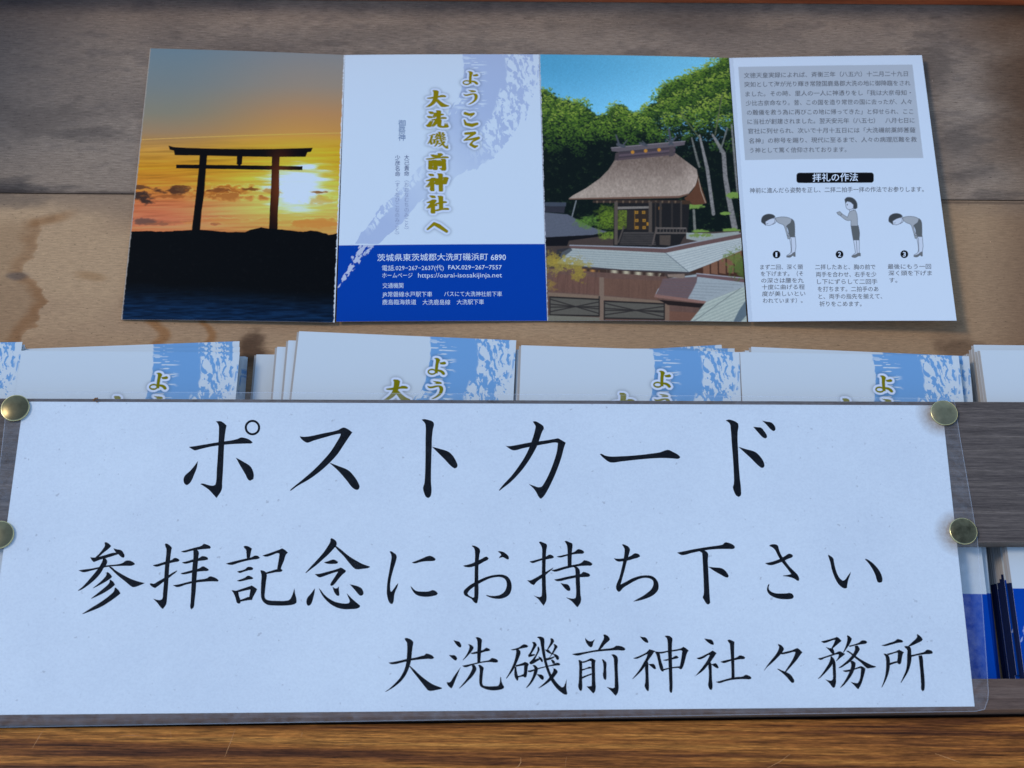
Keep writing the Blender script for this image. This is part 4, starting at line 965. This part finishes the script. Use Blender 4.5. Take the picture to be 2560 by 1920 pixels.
# cover panel writing
def cover_text(parent, sheet, pr):
    L = Lettering(pr.uv, sheet, LIFT)
    L.line('茨城県東茨城郡大洗町磯浜町', 285, 1255, 921, 1250, 45, 0.004); L.line('6890', 938, 1253, 1025, 1252, 46, 0.008, 0.36)
    L.line('電話.029−267−2637(代)', 312, 1315, 667, 1313, 35, 0.0); L.line('FAX.029−267−7557', 693, 1311, 1001, 1310, 35, 0.006, 0.36)
    L.line('ホームページ', 313, 1357, 487, 1357, 34); L.line('https://oarai-isosakijinja.net', 519, 1358, 1002, 1356, 38, 0.0, 0.32)
    L.line('交通機関', 315, 1416, 434, 1416, 33, 0.0)
    L.line('JR常磐線水戸駅下車', 313, 1466, 600, 1466, 33, 0.0); L.line('バスにて大洗神社前下車', 669, 1464, 1002, 1464, 32, 0.0)
    L.line('鹿島臨海鉄道', 313, 1511, 508, 1511, 33, 0.0); L.line('大洗鹿島線', 545, 1512, 704, 1512, 33, 0.0); L.line('大洗駅下車', 742, 1511, 898, 1510, 33, 0.0)
    L.build('lettering', ink_mats['white'], parent)
    L = Lettering(pr.uv, sheet, LIFT); L.column('御祭神', 428, 482, 427, 562, 45, 0.0); L.build('lettering', ink_mats['blue'], parent)
    L = Lettering(pr.uv, sheet, LIFT); L.column('大己貴命', 454, 678, 454, 771, 32, 0.0); L.build('lettering', ink_mats['indigo'], parent); L = Lettering(pr.uv, sheet, LIFT); L.column('少彦名命', 402, 679, 402, 773, 32, 0.0); L.build('lettering', ink_mats['indigo'], parent)
    L = Lettering(pr.uv, sheet, LIFT); L.column('︵おおなむちのみこと︶', 453, 806, 453, 1096, 30, 0.0); L.build('lettering', ink_mats['pale'], parent); L = Lettering(pr.uv, sheet, LIFT); L.column('︵すくなひこなのみこと︶', 401, 806, 398, 1126, 30, 0.0); L.build('lettering', ink_mats['pale'], parent)
cover_text(panels[1], sheets[1], prints[1])

L = Lettering(prints[3].uv, sheets[3], LIFT)
for t, x0, y0, x1, y1, em in (('文徳天皇実録によれば、斉衡三年（八五六）十二月二十九日', 140, 184, 1095, 176, 34), ('突如として海が光り輝き常陸国鹿島郡大洗の地に御降臨をされ', 143, 237, 1110, 231, 34),
        ('ました。その時、里人の一人に神憑りをし「我は大奈母知・', 150, 293, 1113, 288, 34), ('少比古奈命なり。昔、この国を造り常世の国に去ったが、人々', 152, 347, 1118, 341, 34),
        ('の難儀を救う為に再びこの地に帰ってきた」と仰せられ、ここ', 158, 402, 1127, 399, 34), ('に当社が創建されました。翌天安元年（八五七）　八月七日に', 162, 456, 1135, 451, 34),
        ('官社に列せられ、次いで十月十五日には「大洗磯前薬師菩薩', 165, 511, 1140, 508, 34), ('名神」の称号を賜り、現代に至るまで、人々の病理厄難を救', 170, 568, 1148, 563, 34), ('う神として篤く信仰されております。', 175, 624, 738, 622, 34),
        ('神前に進んだら姿勢を正し、二拝二拍手一拝の作法でお参りします。', 175, 859, 1190, 855, 34),
        ('まず二回、深く頭', 237, 1306, 485, 1306, 32), ('を下げます。（そ', 240, 1345, 487, 1345, 32), ('の深さは腰を九', 243, 1384, 490, 1384, 32), ('十度に曲げる程', 246, 1422, 496, 1422, 32), ('度が美しいとい', 248, 1461, 500, 1461, 32), ('われています）。', 252, 1501, 484, 1501, 32),
        ('二拝したあと、胸の前で', 557, 1307, 908, 1307, 33), ('両手を合わせ、右手を少', 562, 1350, 914, 1350, 33), ('し下にずらして二回手', 568, 1392, 920, 1392, 33), ('を打ちます。二拍手のあ', 572, 1435, 926, 1435, 33), ('と、両手の指先を揃えて、', 577, 1478, 948, 1477, 33), ('祈りをこめます。', 582, 1521, 828, 1521, 33),
        ('最後にもう一回', 980, 1305, 1233, 1304, 32), ('深く頭を下げま', 984, 1343, 1238, 1342, 32), ('す。', 989, 1384, 1036, 1384, 32)):
    L.line(t, x0, y0, x1, y1, em, 0.004)
L.build('lettering', ink_mats['grey'], panels[3])
L = Lettering(prints[3].uv, sheets[3], LIFT)
L.line('拝礼の作法', 540, 786, 805, 783, 52, 0.010); L.build('lettering', ink_mats['white'], panels[3])
for t, x in (('1', 332), ('2', 699), ('3', 1077)):
    L = Lettering(prints[3].uv, sheets[3], LIFT); L.line(t, x-(6 if t == '1' else 9), 1233, x+(4 if t == '1' else 9), 1233, 38, 0.014, 0.36); L.build('numeral', ink_mats['white'], panels[3])

# leaflets in the rack: one master, copied
PW, PH, PT = 0.1003, 0.1555, 0.00095
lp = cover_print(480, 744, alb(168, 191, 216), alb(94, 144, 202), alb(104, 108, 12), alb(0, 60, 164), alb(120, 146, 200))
cover_me = print_mesh('cover', Sheet([(0, 0, 0), (PW, 0, 0), (PW, -PH, 0), (0, -PH, 0)]), lp, 0.00022)
cover_me.materials.append(paper_print)
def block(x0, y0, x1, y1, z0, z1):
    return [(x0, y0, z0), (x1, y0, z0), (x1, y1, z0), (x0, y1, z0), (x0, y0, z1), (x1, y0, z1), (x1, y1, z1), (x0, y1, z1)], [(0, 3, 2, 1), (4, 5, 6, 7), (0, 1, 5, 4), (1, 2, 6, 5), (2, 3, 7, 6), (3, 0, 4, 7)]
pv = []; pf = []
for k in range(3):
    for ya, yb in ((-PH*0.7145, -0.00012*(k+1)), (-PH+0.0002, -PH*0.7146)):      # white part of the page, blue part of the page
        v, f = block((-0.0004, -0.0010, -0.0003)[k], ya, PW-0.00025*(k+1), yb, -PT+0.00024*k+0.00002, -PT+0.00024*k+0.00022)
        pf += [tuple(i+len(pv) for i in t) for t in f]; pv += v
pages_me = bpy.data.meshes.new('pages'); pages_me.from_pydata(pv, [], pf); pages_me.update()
pages_me.materials.append(mat_plain('page_edges', (0.47, 0.395, 0.32), 0.7, 0.1)); pages_me.materials.append(mat_plain('page_edges_blue_shaded', (0.008, 0.014, 0.05), 0.7, 0.1))  # blue edges darkened near black: crevice shade put into the colour
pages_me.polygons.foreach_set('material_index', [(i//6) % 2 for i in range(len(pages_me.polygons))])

STACKS = [
 ('stack cut off by the left picture edge', [((-480, 866), (44, 868)), ((-486, 872), (48, 862)), ((-492, 862), (51.5, 855))]),
 ('wide left stack by the water stain', [((80, 897), (634, 893)), ((76, 895), (632, 892)), ((73, 893), (630, 891)), ((69, 893), (628, 891)), ((53, 872.5), (597, 853)), ((53, 875), (605, 867.5)), ((52.5, 876.5), (611, 880.5))]),
 ('tall middle stack', [((664, 896), (1214, 902)), ((656, 892), (1206, 899)), ((641, 886), (1190, 892)), ((693, 867), (1242, 874)), ((721, 851), (1270, 862)), ((748, 828), (1297, 851))]),
 ('stack right of the tall one', [((1322, 893), (1850, 897)), ((1310, 890), (1846, 893)), ((1268, 893), (1800, 862)), ((1298, 872), (1834, 871)), ((1277, 876), (1810, 885)), ((1284, 875), (1818, 884)), ((1291, 874), (1826, 884)), ((1303, 863), (1835, 880))]),
 ('second stack from the right', [((1876, 884), (2421, 898)), ((1872, 880), (2417, 896)), ((1866, 878), (2412, 894)), ((1862, 876), (2408, 893)), ((1878, 867), (2385, 889)), ((1843, 880), (2374, 890)), ((1850, 880), (2379, 889))]),
 ('stack cut off at the right', [((2408, 889), (2960, 893)), ((2412, 887), (2964, 891)), ((2416, 885), (2968, 889)), ((2423, 882), (2975, 886)), ((2428, 873), (2980, 877)), ((2434, 862), (2986, 868)), ((2443, 877), (2994, 880)), ((2450, 875), (3001, 879))]),
]
ORD = ['top', 'second from the top', 'third from the top', 'fourth from the top', 'fifth from the top', 'sixth from the top', 'seventh from the top', 'eighth from the top']
first = None
UPPER = [3, 3, 3, 4, 3, 2]          # the upper leaflets of each stack spring open and stand a little higher
for STACK_N, (where, cards) in enumerate(STACKS):
    for k, (a, b) in enumerate(cards):
        n_low = len(cards)-UPPER[STACK_N]
        z = (PT+0.00006)*(k+1)+0.0006 if k < n_low else 0.0128-0.0014*(len(cards)-1-k)
        A, B = P(*a, z), P(*b, z)
        rz = math.atan2(B.y-A.y, B.x-A.x)
        nm = ORD[len(cards)-1-k]
        lab = f'folded leaflet {nm} in the {where}'
        if first is None:
            first = thing('folded_leaflet', lab, 'leaflet', A, rz, 'folded leaflets stacked in the rack')
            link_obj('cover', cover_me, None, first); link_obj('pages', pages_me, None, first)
        else:
            r = first.copy(); COL.objects.link(r); r.location = A; r.rotation_euler = (0, 0, rz); r['label'] = lab
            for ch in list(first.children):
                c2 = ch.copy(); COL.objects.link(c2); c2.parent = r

# ------------------------------------------------------------------ laminated sign
sign = thing('notice_sign', 'laminated white notice sign with large black brush lettering pinned across the rails', 'sign')
PINS = [('brass thumbtack at the upper left corner of the sign', 37, 1019, 36, 0.30), ('brass thumbtack cut by the left picture edge, beside the sign', -3, 1336, 37, 0.55),
        ('shiny brass thumbtack at the upper right corner of the sign', 2361, 1031, 34, 1.0), ('tarnished scratched thumbtack lower on the right edge of the sign', 2409, 1327, 35, 0.45)]
m, nt, n, l, b = new_mat('sign_paper')
tc = n.new('ShaderNodeTexCoord')
def nz(scale, det, rough=0.6):
    z = n.new('ShaderNodeTexNoise'); z.inputs['Scale'].default_value = scale; z.inputs['Detail'].default_value = det; z.inputs['Roughness'].default_value = rough
    l.new(tc.outputs['Object'], z.inputs['Vector']); return z.outputs['Fac']
def ramp(src, a, c0, d, c1):
    r = n.new('ShaderNodeValToRGB'); r.color_ramp.elements[0].position = a; r.color_ramp.elements[0].color = (*c0, 1); r.color_ramp.elements[1].position = d; r.color_ramp.elements[1].color = (*c1, 1)
    l.new(src, r.inputs['Fac']); return r.outputs[0]
def mixc(fac, a, c):
    x = n.new('ShaderNodeMix'); x.data_type = 'RGBA'; l.new(fac, x.inputs['Factor'])
    if isinstance(a, tuple): x.inputs['A'].default_value = (*a, 1)
    else: l.new(a, x.inputs['A'])
    if isinstance(c, tuple): x.inputs['B'].default_value = (*c, 1)
    else: l.new(c, x.inputs['B'])
    return x.outputs['Result']
def math_(op, a, c=None):
    x = n.new('ShaderNodeMath'); x.operation = op
    for i, v in enumerate((a, c)):
        if v is None: continue
        if isinstance(v, (int, float)): x.inputs[i].default_value = v
        else: l.new(v, x.inputs[i])
    return x.outputs[0]
base = ramp(nz(900, 3, 0.7), 0.3, (0.80, 0.80, 0.76), 0.62, (0.87, 0.87, 0.82))
big = ramp(nz(16, 4), 0.35, (0.93, 0.935, 0.95), 0.65, (1, 1, 1))  # broad uneven light painted into the paper colour
v = n.new('ShaderNodeVectorMath'); v.operation = 'MULTIPLY'; l.new(base, v.inputs[0]); l.new(big, v.inputs[1]); base = v.outputs[0]
speck = ramp(nz(420, 2, 0.5), 0.715, (0, 0, 0), 0.76, (1, 1, 1))
base = mixc(math_('MULTIPLY', speck, 0.38), base, (0.30, 0.26, 0.24))
stn = nz(500, 4, 0.75)
for _, px, py, r_, _k in PINS[2:]:
    p = P(px-10, py+6, Z_SIGN)
    d = n.new('ShaderNodeVectorMath'); d.operation = 'DISTANCE'; l.new(tc.outputs['Object'], d.inputs[0]); d.inputs[1].default_value = (p.x, p.y, Z_SIGN)
    mr = n.new('ShaderNodeMapRange'); mr.inputs['From Min'].default_value = 0.0115; mr.inputs['From Max'].default_value = 0.0055; l.new(d.outputs['Value'], mr.inputs['Value'])
    f = math_('MULTIPLY', mr.outputs[0], math_('ADD', stn, 0.15))
    base = mixc(math_('MINIMUM', f, 0.75), base, (0.36, 0.22, 0.11))
l.new(base, b.inputs['Base Color']); b.inputs['Roughness'].default_value = 0.45; b.inputs['Specular IOR Level'].default_value = 0.35
mat_paper = m
pq = [P(58.6, 1004, Z_SIGN), P(2354.8, 1013.4, Z_SIGN), P(2436.6, 1766, Z_SIGN), P(-46.8, 1787.4, Z_SIGN)]
pq2 = [Vector((p.x, p.y, p.z-0.00025)) for p in pq]
link_mesh('paper', [*pq, *pq2], [(3, 2, 1, 0), (4, 5, 6, 7), (0, 1, 5, 4), (1, 2, 6, 5), (2, 3, 7, 6), (3, 0, 4, 7)], mat_paper, sign)
ink = mat_plain('brush_ink', (0.006, 0.006, 0.007), 0.6, 0.05)
rows = {240: ([], []), 200: ([], []), 180: ([], [])}
def add_outline(vs_, fs_, px, z):
    tri = tessellate_polygon([[Vector((x, -y, 0)) for x, y in px]])
    n0 = len(vs_); vs_.extend([tuple(P(x, y, z)) for x, y in px])
    for t in tri:
        a, b_, c_ = [Vector((px[i][0], -px[i][1])) for i in t]
        if (b_-a).cross(c_-a) < 0: t = t[::-1]
        fs_.append(tuple(n0+i for i in t))
for name, x0, y0, size, ss in SIGN:
    for k, s in enumerate(SIGN_STROKES[name]):
        px = smooth(s, 5)*(size/1659.0)+[x0, y0]
        add_outline(*rows[size], [tuple(q) for q in px], Z_SIGN+0.00003+0.000003*k)
ring_v, ring_f = rows[240]; n0 = len(ring_v)
for i in range(40):
    t = 2*math.pi*i/40
    for r_ in (134, 96):
        ring_v.append(tuple(P(440+(1321+r_*math.cos(t))*240/1659, 1030+(269+r_*math.sin(t))*240/1659, Z_SIGN+0.00003)))
for i in range(40):
    j = (i+1) % 40; ring_f.append((n0+2*j, n0+2*i, n0+2*i+1, n0+2*j+1))
for size in (240, 200, 180):
    link_mesh('lettering', *rows[size], ink, sign)

# clear laminating film, wider than the paper, with a faint bright cut edge
m, nt, n, l, b = new_mat('clear_film')
n.remove(b); out = n['Material Output']
tr = n.new('ShaderNodeBsdfTransparent'); tr.inputs[0].default_value = (0.985, 0.988, 0.992, 1)
gl = n.new('ShaderNodeBsdfGlossy'); gl.inputs['Roughness'].default_value = 0.22; gl.inputs[0].default_value = (1, 1, 1, 1)
df = n.new('ShaderNodeBsdfDiffuse'); df.inputs[0].default_value = (0.7, 0.72, 0.74, 1)
fr = n.new('ShaderNodeFresnel'); ge = n.new('ShaderNodeNewGeometry'); io = n.new('ShaderNodeMapRange')
io.inputs['To Min'].default_value = 1.22; io.inputs['To Max'].default_value = 1/1.22      # same reflection from both sides of the thin film
l.new(ge.outputs['Backfacing'], io.inputs['Value']); l.new(io.outputs[0], fr.inputs['IOR'])
mx = n.new('ShaderNodeMixShader'); l.new(fr.outputs[0], mx.inputs[0]); l.new(tr.outputs[0], mx.inputs[1]); l.new(gl.outputs[0], mx.inputs[2])
mx2 = n.new('ShaderNodeMixShader'); l.new(mx.outputs[0], mx2.inputs[1]); l.new(df.outputs[0], mx2.inputs[2])
tcn = n.new('ShaderNodeTexCoord'); nn_ = n.new('ShaderNodeTexNoise'); nn_.inputs['Scale'].default_value = 260; nn_.inputs['Detail'].default_value = 5; nn_.inputs['Roughness'].default_value = 0.7
l.new(tcn.outputs['Object'], nn_.inputs['Vector'])
mr = n.new('ShaderNodeMapRange'); mr.inputs['From Min'].default_value = 0.45; mr.inputs['From Max'].default_value = 0.78; mr.inputs['To Min'].default_value = 0.0; mr.inputs['To Max'].default_value = 0.018
l.new(nn_.outputs['Fac'], mr.inputs['Value']); l.new(mr.outputs[0], mx2.inputs[0]); l.new(mx2.outputs[0], out.inputs[0])
film_mat = m
border_mat = film_mat.copy(); border_mat.name = 'sheen_film_border'  # sheen on the border painted as a pale diffuse haze
for nd in border_mat.node_tree.nodes:
    if nd.type == 'MAP_RANGE' and abs(nd.inputs['To Max'].default_value-0.018) < 1e-6:
        nd.inputs['From Min'].default_value = 0.36; nd.inputs['To Min'].default_value = 0.025; nd.inputs['To Max'].default_value = 0.15
m, nt, n, l, b = new_mat('film_edge')
b.inputs['Base Color'].default_value = (0.75, 0.76, 0.78, 1); b.inputs['Roughness'].default_value = 0.3; b.inputs['Alpha'].default_value = 0.24
edge_mat = m
Z_FILM = Z_SIGN+0.00022
outline = [(21, 979), (700, 980.5), (1500, 986), (2300, 995), (2386, 998), (2400, 1090), (2420, 1205), (2444, 1346), (2456, 1500), (2466, 1640), (2472, 1731), (2470, 1752), (2462, 1774), (2440, 1779), (1893, 1787), (1200, 1799), (470, 1811), (53, 1818), (-66, 1820), (-20, 1330), (12, 1049)]
fp = [P(x, y, Z_FILM) for x, y in outline]
fv = []; ff = []
def flat(name, loops, mat):
    flatp = [q for lp in loops for q in lp]; V3 = [P(x, y, Z_FILM) for x, y in flatp]
    tri = tessellate_polygon([[Vector((x, -y, 0)) for x, y in lp] for lp in loops])
    return link_mesh(name, [tuple(p) for p in V3], [t if (V3[t[1]]-V3[t[0]]).cross(V3[t[2]]-V3[t[0]]).z > 0 else t[::-1] for t in tri], mat, sign)
inner = [(58.6, 1004), (2354.8, 1013.4), (2436.6, 1766), (-46.8, 1787.4)]
flat('film', [inner], film_mat)
flat('film_border', [outline, inner[::-1]], border_mat)
ev = []; ef = []; N = len(fp)
for i in range(N):
    a, c_, d_ = fp[i-1], fp[i], fp[(i+1) % N]
    t = ((c_-a).normalized()+(d_-c_).normalized()).normalized(); inn = Vector((t.y, -t.x, 0))
    up_ = Vector((0, 0, 0.00002))
    ev += [tuple(c_+up_), tuple(c_+up_+inn*0.00032), tuple(c_-Vector((0, 0, 0.00015)))]
for i in range(N):
    j = (i+1) % N; ef += [(3*i, 3*i+1, 3*j+1, 3*j), (3*i, 3*j, 3*j+2, 3*i+2)]
link_mesh('film_edge', ev, ef, edge_mat, sign)

# ------------------------------------------------------------------ thumbtacks
def brass(name, k):
    m, nt, n, l, b = new_mat(name)
    tc = n.new('ShaderNodeTexCoord'); z = n.new('ShaderNodeTexNoise'); z.inputs['Scale'].default_value = 260; z.inputs['Detail'].default_value = 5; z.inputs['Roughness'].default_value = 0.62
    l.new(tc.outputs['Object'], z.inputs['Vector'])
    r = n.new('ShaderNodeValToRGB'); d = np.array((0.11, 0.082, 0.036)); h = np.array((0.52, 0.395, 0.19))
    c1 = d*(1-k)+h*k; c0 = c1*(0.42 if k == 0.45 else 0.72)
    r.color_ramp.elements[0].position = 0.35; r.color_ramp.elements[1].position = 0.65
    r.color_ramp.elements[0].color = (*c0, 1); r.color_ramp.elements[1].color = (*c1, 1)
    l.new(z.outputs['Fac'], r.inputs['Fac']); l.new(r.outputs[0], b.inputs['Base Color'])
    b.inputs['Metallic'].default_value = 1.0; b.inputs['Roughness'].default_value = 0.30
    bp = n.new('ShaderNodeBump'); bp.inputs['Strength'].default_value = 0.03; bp.inputs['Distance'].default_value = 0.0002
    l.new(z.outputs['Fac'], bp.inputs['Height']); l.new(bp.outputs[0], b.inputs['Normal'])
    return m
def lathe(prof, nseg=48):
    v = [(0, 0, prof[0][1])]; f = []
    for r_, z_ in prof[1:]:
        for i in range(nseg):
            t = 2*math.pi*i/nseg; v.append((r_*math.cos(t), r_*math.sin(t), z_))
    for i in range(nseg): f.append((0, 1+i, 1+(i+1) % nseg))
    for k in range(len(prof)-2):
        for i in range(nseg):
            a = 1+k*nseg; j = (i+1) % nseg; f.append((a+i, a+nseg+i, a+nseg+j, a+j))
    return v, f
rim_mat = mat_plain('brass_rim', (0.62, 0.50, 0.24), 0.25, 0.5, 1.0)
for i, (lab, px, py, rp, k) in enumerate(PINS):
    zb_ = Z_SIGN+0.0004
    c0 = P(px, py, zb_+0.001); R = (P(px+rp, py, zb_+0.001)-c0).length
    t = thing('thumbtack', lab, 'thumbtack', (c0.x, c0.y, zb_), 0, 'brass thumbtacks holding the sign')
    H = 0.0017
    prof = [(0, H)]+[(R*0.93*s, H-(H-0.0009)*s**2.4) for s in (0.12, 0.25, 0.4, 0.55, 0.7, 0.82, 0.92, 1.0)]
    head = link_mesh('head', *lathe(prof), brass('brass_'+'abcd'[i], k), t, True)
    rv, rf = lathe([(0, 0.0009), (R*0.93, 0.0009), (R*0.975, 0.00085), (R, 0.0005), (R*0.99, 0.0001), (R*0.9, 0.0)])
    link_mesh('rim', rv, rf, rim_mat, t, True)
    link_mesh('shank', *lathe([(0, 0.0002), (0.0005, 0.0002), (0.0004, -0.006), (0.0001, -0.008)], 10), rim_mat, t, True)

# crumb of dead insect on the film edge
random.seed(3)
cr = []; cf = []
for k in range(7):
    p = P(240+random.uniform(-7, 7), 999+random.uniform(-5, 6), Z_FILM); s = random.uniform(0.0003, 0.0007)
    v = [(p.x+s*x*random.uniform(.6, 1.3), p.y+s*y*random.uniform(.6, 1.3), Z_FILM+0.0001+s*z*0.7) for x, y, z in ((1, 0, 0.6), (-1, 0, 0.6), (0, 1, 0.6), (0, -1, 0.6), (0, 0, 1.6), (0, 0, 0))]
    n0 = len(cr); cr += v; cf += [tuple(n0+i for i in t) for t in ((0, 2, 4), (2, 1, 4), (1, 3, 4), (3, 0, 4), (2, 0, 5), (1, 2, 5), (3, 1, 5), (0, 3, 5))]
o = link_mesh('dirt_crumb', cr, cf, mat_plain('crumb', alb(96, 72, 50), 0.8, 0.2, 0, 0.4, 900))
o['label'] = 'tiny brown crumb of dirt on the top film edge of the sign'; o['category'] = 'dirt'
